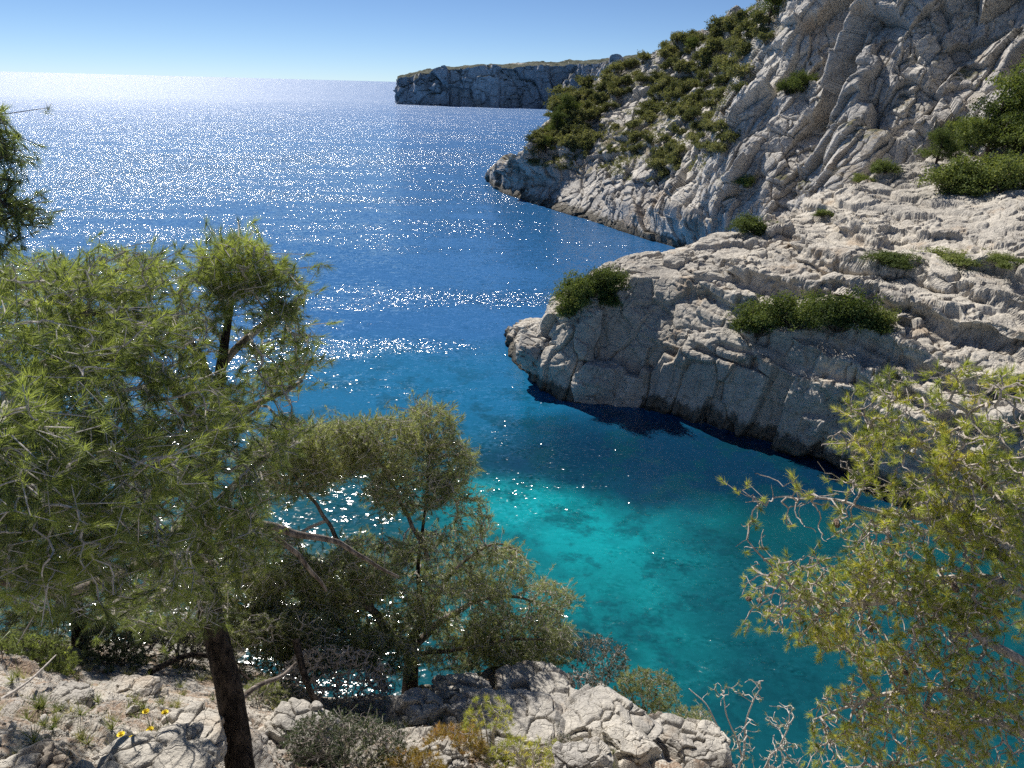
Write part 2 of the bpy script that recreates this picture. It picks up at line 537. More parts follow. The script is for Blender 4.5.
def headland():
    cols = [  # shore A, B, C lip, D, E skyline, back depth
        ((509, 334), (508, 331, 'z0.8'), (511, 327, 'z1.4'), (515, 324, 'z1.8'), (519, 322, 'z1.9'), 3),
        ((514, 356), (517, 342, 'z1.6'), (525, 329, 'z3.0'), (534, 322, 'z3.6'), (543, 317, 'z3.6'), 5),
        ((541, 390), (545, 366, 'z3'), (553, 338, 'z5.4'), (556, 318, 'z7.2'), (560, 298, 'z8.0'), 8),
        ((580, 404), (584, 362, 'z4'), (590, 320, 'z8'), (598, 292, 'z10.3'), (605, 270, 'z11.3'), 12),
        ((618, 402), (620, 350, 'z5.2'), (624, 286, 'z11'), (632, 268, 'z12.3'), (642, 257, 'z12.6'), 16),
        ((662, 412), (664, 345, 'z6.5'), (668, 276, 'z12'), (676, 258, 'z13.2'), (688, 247, 'z13.4'), 18),
        ((720, 430), (722, 360, 'z6.5'), (726, 286, 'z12.3'), (732, 258, 'z14'), (730, 236, 'z14.8'), 20),
        ((780, 449), (782, 370, 'z7.0'), (786, 302, 'z12.2'), (790, 256, 'z14.8'), (785, 210, 'z17'), 22),
        ((840, 470), (842, 388, 'z7.5'), (846, 316, 'z12.2'), (850, 250, 'z16'), (850, 183, 'z20'), 22),
        ((900, 500), (905, 400, 'z8.0'), (905, 325, 'z12.5'), (905, 255, 'z16.3'), (905, 166, 'z21.5'), 22),
        ((970, 540), (970, 420, 'z8.5'), (970, 332, 'z13.2'), (970, 258, 'z17'), (970, 149, 'z23.3'), 22),
        ((1045, 570), (1045, 430, 'z9'), (1045, 338, 'z13.8'), (1045, 258, 'z17.8'), (1045, 138, 'z24.6'), 22),
        ((1200, 640), (1200, 450, 'z10'), (1200, 345, 'z14.5'), (1200, 262, 'z18.5'), (1180, 125, 'z26'), 22),
        ((1400, 800), (1400, 470, 'z11'), (1400, 350, 'z15.5'), (1400, 262, 'z20'), (1380, 130, 'z26.5'), 22),
    ]
    rows = [[] for _ in range(8)]
    for a, b, c, d, e, bk in cols:
        A = at_z(a[0], a[1], 0)
        rows[0].append(back(A, -0.5, -3.0))
        rows[1].append(A)
        pts = [pt(q) for q in (b, c, d, e)]
        for k, q in enumerate(pts):
            rows[2 + k].append(q)
        E = pts[-1]
        rows[6].append(back(E, bk * 0.6, E[2] - 0.12 * bk))
        rows[7].append(back(E, bk * 1.6, -3.0))
    G = loft(rows, 1200, 680, 8, weights=[0.25, 2.0, 2.3, 2.0, 2.6, 0.5, 0.5], uw=[.3, .5, .6, .7, .7, .9, 1, 1, 1, 1, 1, .7, .4])
    # broken ledges: the slope goes down in steps on the inland side
    Gf = G.reshape(-1, 3)
    z = Gf[:, 2] + 1.1 * perlin(Gf / 9.0, 191) + 0.5 * perlin(Gf / 3.0, 192) + 0.03 * Gf[:, 0]
    st = 2.1
    q = z / st
    fr = q - np.floor(q)
    s_ = np.clip((fr - 0.74) / 0.16, 0, 1)
    dz = (np.floor(q) + s_ * s_ * (3 - 2 * s_) * 0.8 + fr * 0.2 - q) * st
    m = np.clip((Gf[:, 0] - 17) / 8, 0, 1) * np.clip((18.6 - Gf[:, 2]) / 1.5, 0, 1) * np.clip((Gf[:, 2] - 4) / 3, 0, 1)
    Gf[:, 2] += dz * m * 0.95
    G = Gf.reshape(G.shape)
    # even out the sampling along every column, so that risers get as many faces as treads
    sl = np.linalg.norm(np.diff(G, axis=1), axis=2)
    sl = blur(0.75 * sl + 0.25 * sl.mean(1, keepdims=True), 0, 3)
    cu = np.concatenate([np.zeros((len(G), 1)), np.cumsum(sl, 1)], 1)
    cu /= cu[:, -1:]
    base_t = np.linspace(0, 1, G.shape[1])
    wt = np.where(base_t < 0.93, 1.0, 0.5)
    tt = np.cumsum(wt); tt = (tt - tt[0]) / (tt[-1] - tt[0])
    for i_ in range(len(G)):
        G[i_] = np.stack([np.interp(tt, cu[i_], G[i_, :, k_]) for k_ in range(3)], 1)
    N = grid_normals(G)
    V, n = G.reshape(-1, 3), N.reshape(-1, 3)
    if (n[:, 2].mean() < 0): n = -n
    top = np.clip((n[:, 2] - 0.45) / 0.35, 0, 1)
    right = np.clip((V[:, 0] - 22) / 10, 0, 1)
    face = (1 - top)
    d = 1.1 * fbm(V / 10, 2, 1)
    Vr = np.stack([V[:, 0] * 0.86 - V[:, 1] * 0.5 - 0.12 * V[:, 2], V[:, 0] * 0.5 + V[:, 1] * 0.86, V[:, 2] + 0.1 * V[:, 0]], 1)
    d += face * (1 - 0.6 * right) * (blocks(Vr, (3.0, 3.0, 9.0), 1.5, 0.35, 0.40, 0.022, 3, 0.10) + blocks(Vr, (1.4, 1.4, 3.6), 0.38, 0.35, 0.45, 0.035, 4, 0.12))
    Q = V + np.stack([0 * V[:, 0], 0 * V[:, 0], 0.08 * V[:, 0] + 0.6 * perlin(V / 5, 44)], 1)
    led = blocks(Q, (3.4, 3.4, 1.15), 1.0, 0.35, 0.35, 0.06, 5) + blocks(Q, (1.1, 1.1, 0.5), 0.35, 0.5, 0.4, 0.07, 6)
    rough = np.clip(0.55 + 1.6 * perlin(V / 7.0, 71), 0.08, 1)
    d += np.maximum(face * right * 1.3, top * 0.34 * rough) * led
    d += top * rough * blocks(Q, (0.8, 0.8, 0.45), 0.15, 0.6, 0.5, 0.09, 16)
    d += top * blocks(Q, (5.5, 4.5, 1.6), 0.8, 0.35, 0.3, 0.04, 78)
    d += face * right * np.clip((17 - V[:, 2]) / 4, 0, 1) * blocks(Q, (9, 9, 2.3), 2.2, 0.25, 0.3, 0.04, 79, 0.15)
    d += 0.07 * fbm(V / 0.8, 3, 8)
    d1 = blur(d.reshape(G.shape[:2]), 0, 1); d1 = blur(d1, 1, 1)
    d5 = blur(d1, 0, 3); d5 = blur(d5, 1, 2)
    d = d1.ravel() * (1 - top * 0.55) + d5.ravel() * top * 0.55 + top * (0.05 * fbm(V / 0.5, 3, 9) + np.clip(0.6 + 2 * perlin(V / 6, 72), 0.1, 1) * blocks(V, (1.3, 1.0, 0.9), 0.42, 0.7, 0.3, 0.06, 93, 0.1))
    V2 = V + n * d[:, None]
    G2 = V2.reshape(G.shape)
    return Terrain("headland_terrain", G2, N, ROCK)


def mid_cliff():
    cols = [
        ((486, 180), (486, 178, 'z0.8'), (488, 175, 'z2'), (491, 172, 'z3'), (494, 169, 'z3.5'), 8),
        ((500, 192), (503, 181, 'z3'), (511, 168, 'z8'), (519, 159, 'z11'), (527, 149, 'z14'), 16),
        ((540, 206), (545, 184, 'z4.6'), (550, 165, 209), (550, 145, 220), (546, 124, 232), 30),
        ((580, 218), (585, 192, 'z5.0'), (588, 155, 208), (590, 120, 230), (588, 86, 255), 40),
        ((620, 231), (622, 203, 'z5.6'), (627, 158, 194), (633, 110, 224), (640, 58, 258), 40),
        ((652, 241), (655, 208, 162), (665, 160, 180), (680, 100, 208), (700, 34, 244), 40),
        ((682, 250), (687, 212, 151), (702, 150, 165), (725, 88, 190), (757, 6, 230), 40),
        ((705, 260), (714, 213, 141), (735, 145, 149), (757, 75, 161), (792, -22, 186), 40),
        ((735, 272), (748, 216, 135), (775, 140, 144), (800, 60, 156), (825, -60, 176), 40),
        ((790, 290), (800, 216, 132), (820, 140, 142), (838, 55, 155), (855, -85, 176), 40),
        ((840, 300), (846, 210, 122), (852, 140, 130), (862, 50, 142), (876, -95, 162), 40),
        ((900, 310), (905, 200, 119), (918, 130, 127), (925, 50, 139), (935, -100, 158), 40),
        ((960, 320), (965, 180, 122), (975, 120, 130), (985, 40, 142), (995, -110, 160), 40),
        ((1040, 330), (1045, 160, 114), (1060, 100, 122), (1070, 30, 133), (1080, -110, 152), 40),
        ((1200, 360), (1210, 150, 100), (1220, 90, 106), (1230, 20, 112), (1240, -110, 124), 40),
    ]
    rows = [[] for _ in range(8)]
    for a, b, c, d, e, bk in cols:
        A = at_z(a[0], a[1], 0)
        rows[0].append(back(A, -1, -5.0))
        rows[1].append(A)
        pts = [pt(q) for q in (b, c, d, e)]
        for k, q in enumerate(pts):
            rows[2 + k].append(q)
        E = pts[-1]
        rows[6].append(back(E, bk * 0.6, E[2] - 0.05 * bk))
        rows[7].append(back(E, bk * 3, -5.0))
    G = loft(rows, 900, 620, 8, weights=[0.2, 1.6, 2.3, 2.6, 3.2, 0.4, 0.4], uw=[.4, .7, .8, .8, .8, .8, .8, .9, 1, 1, 1, 1, 1, .7])
    N = grid_normals(G)
    V, n = G.reshape(-1, 3), N.reshape(-1, 3)
    if (n[:, 2].mean() < 0): n = -n
    steep = np.clip((0.72 - n[:, 2]) / 0.25, 0, 1)
    wall = np.clip((project(V)[0] - 690) / 50, 0, 1)
    d = 1.0 * fbm(V / 26, 2, 21)
    W = V + np.stack([1.0 * perlin(V / 14, 61), 1.0 * perlin(V / 14, 62), 0 * V[:, 0]], 1)
    # leaning joints
    W = np.stack([V[:, 0] * 0.55 - V[:, 1] * 0.83 - 0.14 * V[:, 2], V[:, 0] * 0.83 + V[:, 1] * 0.55, V[:, 2] + 0.06 * V[:, 1]], 1) + (W - V)
    d += wall * (1.3 * (ridged(W / np.array([15, 15, 70]), 2, 23, 0.5) - 0.4) + blocks(W, (8.5, 8.5, 30), 5.0, 0.5, 0.14, 0.02, 24, 0.03)
                 + blocks(W, (3.4, 3.4, 11), 1.9, 0.5, 0.22, 0.03, 25, 0.04) + blocks(W, (1.4, 1.4, 4.0), 0.45, 0.6, 0.3, 0.05, 29, 0.06))
    Vs = np.stack([V[:, 0] * 0.8 - V[:, 1] * 0.6 + 0.5 * V[:, 2], V[:, 0] * 0.6 + V[:, 1] * 0.8, V[:, 2] - 0.3 * V[:, 0]], 1)
    d += (1 - wall) * (blocks(Vs, (7, 7, 9), 2.8, 0.5, 0.2, 0.03, 26, 0.05) + blocks(Vs, (2.6, 2.6, 3.4), 1.0, 0.6, 0.3, 0.04, 27, 0.08))
    d += 0.22 * fbm(V / 2.0, 3, 28)
    V2 = V + n * (d * np.clip(0.25 + V[:, 2] / 10, 0.25, 1))[:, None]
    return Terrain("cliff_terrain", V2.reshape(G.shape), N, ROCK_MID)


def far_cliff():
    cols = [((397, 104), (397, 90), (397.5, 77), 8), ((402, 104.3), (402, 88), (405, 74.5), 30), ((420, 105), (420, 87), (421, 70), 60),
            ((445, 105.8), (446, 86), (447, 66.5), 90), ((480, 106.8), (481, 85), (482, 64.5), 90), ((520, 108), (521, 84), (523, 63), 90),
            ((556, 109), (557, 84), (560, 62), 90), ((575, 110), (585, 83), (592, 60), 90), ((600, 111), (620, 80), (630, 56), 90),
            ((680, 115), (700, 75), (720, 50), 90)]
    rows = [[] for _ in range(5)]
    for a, b, c, bk in cols:
        A = at_z(a[0], a[1], 0)
        r = math.hypot(A[0], A[1])
        rows[0].append(back(A, -2, -10))
        rows[1].append(at_r(b[0], b[1], r + 6))
        C = at_r(c[0], c[1] + 3, r + 14)
        E = at_r(c[0], c[1], r + 20 + bk * 1.2)
        rows[2].append(C)
        rows[3].append(E)
        rows[4].append(back(E, bk * 3, -10))
    G = loft(rows, 520, 170, 2, weights=[1.4, 1.6, 1.0, 0.5])
    N = grid_normals(G)
    V, n = G.reshape(-1, 3), N.reshape(-1, 3)
    if (n[:, 2].mean() < 0): n = -n
    steep = np.clip((0.8 - n[:, 2]) / 0.3, 0.1, 1)
    d = steep * (14 * (ridged(V / np.array([60, 60, 200]), 4, 33, 0.6) - 0.4) + blocks(V, (40, 40, 50), 14, 0.6, 0.2, 0.04, 34, 0.1) + blocks(V, (14, 14, 16), 5, 0.6, 0.2, 0.05, 37, 0.1))
    d += (1 - steep) * 5.0 * fbm(V / 40, 4, 36, 0.6)
    d += 1.5 * fbm(V / 9, 3, 35)
    V2 = V + n * d[:, None]
    return Terrain("distant_terrain", V2.reshape(G.shape), N, ROCK_FAR)


def near_slope():
    cols = [  # bottom (y=800), y~745, y~700, edge
        ((-500, 900, 1.6), (-480, 760, 4.0), (-470, 700, 6.0), (-460, 600, 9.5)),
        ((-200, 900, 1.8), (-180, 770, 3.6), (-170, 710, 5.6), (-160, 632, 9.5)),
        ((0, 860, 2.3), (0, 768, 3.5), (10, 705, 5.2), (10, 640, 10.0)),
        ((80, 860, 2.5), (80, 765, 3.7), (90, 705, 5.6), (95, 638, 11.0)),
        ((150, 870, 2.6), (155, 758, 4.0), (165, 710, 6.0), (180, 645, 11.0)),
        ((230, 880, 2.8), (235, 790, 4.6), (245, 712, 6.4), (255, 664, 10.0)),
        ((310, 880, 3.0), (310, 790, 4.9), (320, 735, 6.6), (330, 694, 9.4)),
        ((390, 880, 3.2), (390, 790, 5.0), (395, 740, 6.6), (400, 690, 9.0)),
        ((450, 880, 3.4), (450, 790, 5.2), (455, 735, 6.8), (460, 676, 9.2)),
        ((520, 880, 3.6), (520, 790, 5.4), (525, 735, 7.0), (530, 680, 9.2)),
        ((585, 880, 3.8), (585, 790, 5.6), (590, 740, 7.0), (592, 696, 8.8)),
        ((640, 890, 4.0), (640, 800, 5.8), (645, 755, 7.0), (648, 716, 8.4)),
        ((700, 900, 4.0), (705, 830, 5.6), (708, 790, 6.4), (710, 752, 7.6)),
        ((760, 950, 4.0), (765, 880, 4.9), (768, 840, 5.8), (770, 805, 6.8)),
        ((900, 1050, 3.4), (900, 980, 4.2), (900, 930, 5.0), (905, 880, 6.4)),
        ((1150, 1150, 3.0), (1150, 1060, 4.0), (1150, 980, 5.2), (1150, 900, 7.5)),
        ((1500, 1200, 2.4), (1500, 1060, 3.6), (1500, 980, 5.4), (1500, 800, 8.5)),
    ]
    rows = [[] for _ in range(8)]
    for c in cols:
        pts = [pt(q) for q in c]
        b0 = pts[0]
        rows[0].append(np.array([b0[0] * 2.2, -14.0, H + 3.0]))
        rows[1].append(np.array([b0[0] * 1.3, -0.6, H - 1.75]))
        for k, q in enumerate(pts):
            rows[2 + k].append(q)
        E = pts[-1]
        rows[6].append(back(E, 3.5, max(E[2] - 4.5, 2)))
        rows[7].append(back(E, 17, -3))
    G = loft(rows, 1000, 620, 10, weights=[0.3, 0.3, 1.6, 2.2, 2.8, 0.8, 0.6], uw=[.5, .7, .9, .9, 1, 1, 1, 1, 1, 1, 1, 1, .8, .7, .6, .5])
    N = grid_normals(G)
    V, n = G.reshape(-1, 3), N.reshape(-1, 3)
    if (n[:, 2].mean() < 0): n = -n
    far = np.clip(V[:, 1] / 3 - 0.2, 0, 1)
    rockm = np.clip(0.5 + 2.2 * perlin(V / 1.7, 50), 0.15, 1)
    rockm = np.maximum(rockm, np.clip((V[:, 0] - 0.4) / 0.6, 0, 1))
    rockm = rockm * (0.35 + 0.65 * np.clip((V[:, 0] + 1.6) / 1.2, 0, 1))
    Q = V + 0.15 * np.stack([perlin(V / .6, 56), perlin(V / .6, 57), perlin(V / .6, 58)], 1)
    d = 0.14 * fbm(V / 1.1, 3, 51)
    d += rockm * (blocks(Q, (1.15, 0.9, 0.42), 0.40, 0.6, 0.30, 0.045, 52) + blocks(Q, (0.40, 0.34, 0.2), 0.13, 0.7, 0.4, 0.06, 53))
    d = blur(d.reshape(G.shape[:2]), 0, 4); d = blur(d, 1, 4).ravel()
    d += blocks(V, (0.10, 0.10, 0.08), 0.016, 0.8, 0.4, 0.1, 54) + 0.02 * fbm(V / 0.12, 3, 55)
    V2 = V + n * (d * far)[:, None]
    return Terrain("slope_terrain", V2.reshape(G.shape), N, ROCK_NEAR)


T_HEAD = headland()
T_MID = mid_cliff()
T_FAR = far_cliff()
T_NEAR = near_slope()
#ENDTERRAIN

# ------------------------------------------------------------------ vegetation builders
LEAF_BUSH = foliage_material("shrub_leaves", (0.055, 0.080, 0.028), (0.12, 0.16, 0.050), (0.22, 0.25, 0.085), 0.3, 0.75, 0.12, 0.6)
LEAF_HILL = foliage_material("hill_leaves", (0.075, 0.090, 0.042), (0.15, 0.165, 0.075), (0.25, 0.25, 0.125), 0.3, 0.75, 0.12, 0.7)
LEAF_PINE = foliage_material("pine_needles", (0.12, 0.155, 0.070), (0.25, 0.31, 0.105), (0.46, 0.53, 0.16), 0.5)
LEAF_DRY = foliage_material("dry_pine_needles", (0.135, 0.165, 0.090), (0.25, 0.29, 0.14), (0.40, 0.43, 0.22), 0.5)
LEAF_GOLD = foliage_material("golden_needles", (0.19, 0.235, 0.060), (0.40, 0.45, 0.10), (0.62, 0.56, 0.15), 0.5)
LEAF_GREY2 = foliage_material("grass_blades", (0.08, 0.11, 0.04), (0.20, 0.23, 0.10), (0.42, 0.38, 0.22), 0.4)
LEAF_GREY = foliage_material("grey_leaves", (0.05, 0.06, 0.04), (0.10, 0.115, 0.075), (0.20, 0.20, 0.15), 0.25)
BARK = bark_material("pine_bark", (0.014, 0.010, 0.008), (0.085, 0.065, 0.052), 1.0, 1.6)
TWIG = bark_material("grey_twigs", (0.30, 0.265, 0.235), (0.55, 0.50, 0.45), 2.0, 0.3)
TWIG_PALE = bark_material("pale_twigs", (0.42, 0.38, 0.34), (0.68, 0.63, 0.57), 2.0, 0.3)
TWIG_MID = bark_material("brown_grey_twigs", (0.30, 0.255, 0.22), (0.58, 0.52, 0.47), 2.0, 0.3)
LIMB = bark_material("grey_bark", (0.10, 0.08, 0.065), (0.34, 0.29, 0.25), 1.0, 0.8)
TWIG_DARK = bark_material("dark_twigs", (0.05, 0.04, 0.032), (0.16, 0.13, 0.11), 2.0, 0.3)


def perp(D, rng):
    r = rng.normal(size=D.shape)
    r -= (r * D).sum(-1, keepdims=True) * D
    return unit(r)


def tufts(P, D, tint, L, k, width, stem, lo, hi, rng):
    """needle shoots: k needles for every tip P along direction D"""
    n = len(P)
    P = np.repeat(P, k, 0); D = np.repeat(D, k, 0); tn = np.repeat(tint, k)
    Lk = np.repeat(L * np.ones(n), k) * rng.uniform(0.6, 1.1, n * k)
    s = rng.uniform(0, 1, n * k) ** 0.8
    base = P - D * ((1 - s) * stem)[:, None]
    a = np.radians(hi + (lo - hi) * s + rng.normal(0, 9, n * k))
    side = perp(D, rng)
    nd = D * np.cos(a)[:, None] + side * np.sin(a)[:, None]
    nd[:, 2] -= 0.10
    nd = unit(nd)
    wv = perp(nd, rng) * (width / 2)
    V = np.stack([base - wv, base + wv, base + nd * Lk[:, None]], 1).reshape(-1, 3)
    F = np.arange(len(V)).reshape(-1, 3)
    t = np.clip(tn + rng.normal(0, 0.10, n * k), 0, 1)
    return V, F, np.repeat(t, 3)


def leaves(C, tint, rad, k, size, rng, flat=0.8):
    """leaf clumps: k leaf faces in a small ball round every C"""
    n = len(C)
    off = rng.normal(size=(n * k, 3)) * rad * 0.5
    off[:, 2] *= flat
    c = np.repeat(C, k, 0) + off
    a = unit(rng.normal(size=(n * k, 3)))
    b = perp(a, rng)
    s = size * rng.uniform(0.5, 1.2, (n * k, 1))
    V = np.stack([c - a * s * 0.5, c + b * s * 0.28, c + a * s * 0.5, c - b * s * 0.28], 1).reshape(-1, 3)
    F = np.arange(len(V)).reshape(-1, 4)
    t = np.clip(np.repeat(tint, k) + rng.normal(0, 0.09, n * k), 0, 1)
    return V, F, np.repeat(t, 4)


def frusta(A, B, ra, rb, sides=4):
    """one small tapered tube per edge"""
    d = unit(B - A)
    ref = np.where(np.abs(d[:, 2:3]) > 0.9, np.array([[1.0, 0, 0]]), np.array([[0, 0, 1.0]]))
    x = unit(np.cross(d, ref))
    y = np.cross(d, x)
    th = np.arange(sides) * 2 * math.pi / sides
    ring = x[:, None] * np.cos(th)[None, :, None] + y[:, None] * np.sin(th)[None, :, None]
    V = np.concatenate([A[:, None] + ring * ra[:, None, None], B[:, None] + ring * rb[:, None, None]], 1)
    n = len(A)
    base = (np.arange(n) * 2 * sides)[:, None]
    i = np.arange(sides)[None]
    j = (i + 1) % sides
    F = np.stack([base + i, base + j, base + sides + j, base + sides + i], 2).reshape(-1, 4)
    return V.reshape(-1, 3), F


def smooth_path(pts, rad, step):
    P = np.array(pts, float)
    R = np.array(rad, float)
    n = len(P)
    out, ro = [], []
    for i in range(n - 1):
        p0, p1, p2, p3 = P[max(i - 1, 0)], P[i], P[i + 1], P[min(i + 2, n - 1)]
        m = max(2, int(np.linalg.norm(p2 - p1) / step))
        for f in np.arange(m) / m:
            out.append(0.5 * (2 * p1 + (p2 - p0) * f + (2 * p0 - 5 * p1 + 4 * p2 - p3) * f * f + (3 * p1 - p0 - 3 * p2 + p3) * f ** 3))
            ro.append(R[i] * (1 - f) + R[i + 1] * f)
    out.append(P[-1]); ro.append(R[-1])
    return np.array(out), np.array(ro)


def tube(P, R, sides=14, rough=0.0, seed=0):
    T = unit(np.gradient(P, axis=0))
    x = np.zeros_like(P)
    x[0] = unit(np.cross(T[0], [0.3, 0.2, 1.0]) if abs(T[0][2]) < 0.9 else np.cross(T[0], [1.0, 0, 0]))
    for i in range(1, len(P)):
        v = x[i - 1] - T[i] * (x[i - 1] @ T[i])
        x[i] = unit(v)
    y = np.cross(T, x)
    th = np.arange(sides) * 2 * math.pi / sides
    ring = x[:, None] * np.cos(th)[None, :, None] + y[:, None] * np.sin(th)[None, :, None]
    V = P[:, None] + ring * R[:, None, None]
    if rough:
        q = V.reshape(-1, 3)
        d = ridged(q / np.array([0.045, 0.045, 0.14]), 3, seed) * rough
        V = V + ring * (d.reshape(len(P), sides) * (R / R.max())[:, None])[:, :, None]
    nu = len(P)
    i = np.arange(nu - 1)[:, None] * sides
    a = np.arange(sides)[None]
    b = (a + 1) % sides
    F = np.stack([i + a, i + b, i + sides + b, i + sides + a], 2).reshape(-1, 4)
    V = V.reshape(-1, 3)
    V = np.concatenate([V, P[-1:] + T[-1:] * R[-1]])
    e = (nu - 1) * sides
    cap = np.stack([e + np.arange(sides), e + (np.arange(sides) + 1) % sides, np.full(sides, len(V) - 1)], 1)
    return V, [F, cap]


def grow(roots, A, rng, step=0.18, wlen=0.25, bend=0.16, sag=0.0):
    """join every target point A to the nearest branch already there. Returns pos, parent, tips"""
    N = len(roots)
    cap = N + len(A) * 14
    pos = np.zeros((cap, 3)); pos[:N] = roots
    par = np.full(cap, -1); pl = np.zeros(cap)
    d0 = np.full(len(A), 1e9)
    for k in range(0, len(A)):
        d0[k] = ((roots - A[k]) ** 2).sum(1).min()
    tips = []
    for k in np.argsort(d0):
        a = A[k]
        dd = np.sqrt(((pos[:N] - a) ** 2).sum(1))
        j = int(np.argmin(dd + wlen * pl[:N]))
        L = dd[j]
        m = int(min(12, max(3, round(L / step))))
        p0 = pos[j]
        sd = rng.normal(size=3) * bend * L
        sd[2] += sag * L
        prev = j
        for i in range(1, m + 1):
            f = i / m
            q = p0 * (1 - f) + a * f + sd * math.sin(math.pi * f) * (1 - 0.3 * f)
            if i < m:
                q = q + rng.normal(size=3) * 0.12 * L / m
            pos[N] = q; par[N] = prev; pl[N] = pl[prev] + L / m
            prev = N
            N += 1
        tips.append(prev)
    return pos[:N], par[:N], np.array(tips), len(roots)


def radii(par, tips, n0, r0, p=0.45, rmax=9):
    cnt = np.zeros(len(par))
    cnt[tips] = 1
    for i in range(len(par) - 1, n0 - 1, -1):
        cnt[par[i]] += cnt[i]
    return np.minimum(r0 * np.maximum(cnt, 0.6) ** p, rmax)


def blob_points(blobs, n, rng, fill=0.75):
    """blobs: (px, py, rx, ry, r0, r1) with weights by area"""
    w = np.array([b[2] * b[3] * (b[6] if len(b) > 6 else 1) for b in blobs], float)
    idx = rng.choice(len(blobs), n, p=w / w.sum())
    out = []
    for i in idx:
        b = blobs[i]
        a = rng.uniform(0, 2 * math.pi)
        q = rng.uniform(0, 1) ** (0.5 * fill)
        out.append(at_r(b[0] + math.cos(a) * q * b[2], b[1] + math.sin(a) * q * b[3], rng.uniform(b[4], b[5])))
    return np.array(out)


def make_tree(name, base, trunk, limbs, blobs, n, rng_seed, leafmat, twigmat, label, cat, group=None, barkmat=None,
              L=0.09, k=60, width=0.003, stem=0.12, lo=12, hi=62, twig_r=0.003, dead=0, deadblobs=None, step=0.16, bright=None,
              rough=0.01, upbias=0.5, wlen=0.25, tint_mu=0.45, extra=1, sub=0.16, pw=0.42, limbmat=None):
    rng = np.random.default_rng(rng_seed)
    root = empty(name, base)
    tag(root, label, cat, group)
    base = np.array(base)
    starts = []
    if trunk:
        P, R = smooth_path([pt(q) if not isinstance(q, np.ndarray) else q for q, _ in trunk], [r for _, r in trunk], 0.05)
        V, F = tube(P - base, R, 22, rough, rng_seed)
        mesh_obj("trunk", V, F, barkmat or BARK, root, smooth=True)
        starts.append(P[len(P) // 2:])
    for lb in limbs:
        P, R = smooth_path([pt(q) for q, _ in lb], [r for _, r in lb], 0.05)
        P = P + 0.02 * np.stack([perlin(P * 3 + 1, 1), perlin(P * 3 + 5, 2), perlin(P * 3 + 9, 3)], 1) * 2
        V, F = tube(P - base, R, 9, rough * 0.4, rng_seed + 1)
        mesh_obj("limb", V, F, limbmat or barkmat or BARK, root, smooth=True)
        starts.append(P[len(P) // 5:])
    roots = np.concatenate(starts)[::2]
    A = blob_points(blobs, n, rng)
    nl = len(A)
    if dead:
        A = np.concatenate([A, blob_points(deadblobs or blobs, dead, rng)])
    pos, par, tips, n0 = grow(roots, A, rng, step, wlen)
    # order of tips follows the sort: find live ones by matching
    rr = radii(par, tips, n0, twig_r, pw, 0.03)
    e = np.arange(n0, len(pos))
    TV, TF = frusta(pos[par[e]] - base, pos[e] - base, np.minimum(rr[par[e]], rr[e] * 1.35), rr[e], 4)
    Tp = pos[tips]
    Td = unit(Tp - pos[par[tips]])
    live = rng.random(len(tips)) < nl / len(A)
    Tp, Td, pr = Tp[live], Td[live], pos[par[tips[live]]]
    D = unit(Td + np.array([0, 0, upbias]) + rng.normal(0, 0.25, Tp.shape))
    # each twig ends in a few shoots
    PP, DD, TT = [Tp], [D], [np.clip(rng.normal(tint_mu, 0.2, len(Tp)), 0, 1)]
    for _ in range(extra):
        o = rng.normal(0, sub, Tp.shape); o[:, 2] = o[:, 2] * 0.7 - sub * 0.1
        PP.append(Tp + o); DD.append(unit(D + unit(o) * 0.7)); TT.append(np.clip(TT[0] + rng.normal(-0.08, 0.1, len(Tp)), 0, 1))
    TP, TD, TT = np.concatenate(PP), np.concatenate(DD), np.concatenate(TT)
    if extra:
        V, F = frusta(np.tile(Tp, (extra, 1)) - base, np.concatenate(PP[1:]) - base, np.full(extra * len(Tp), twig_r), np.full(extra * len(Tp), twig_r * .6), 4)
        TF = np.concatenate([TF, F + len(TV)])
        TV = np.concatenate([TV, V])
    mesh_obj("twigs", TV, TF, twigmat, root)
    TT = np.clip(TT + 0.18 * perlin(TP * 1.3, rng_seed + 5) * 2, 0, 1)
    V, F, t = tufts(TP - base, TD, TT, L * rng.uniform(0.75, 1.15, len(TP)), k, width, stem, lo, hi, rng)
    mesh_obj("needles", V, F, leafmat, root, tint=t)
    return root


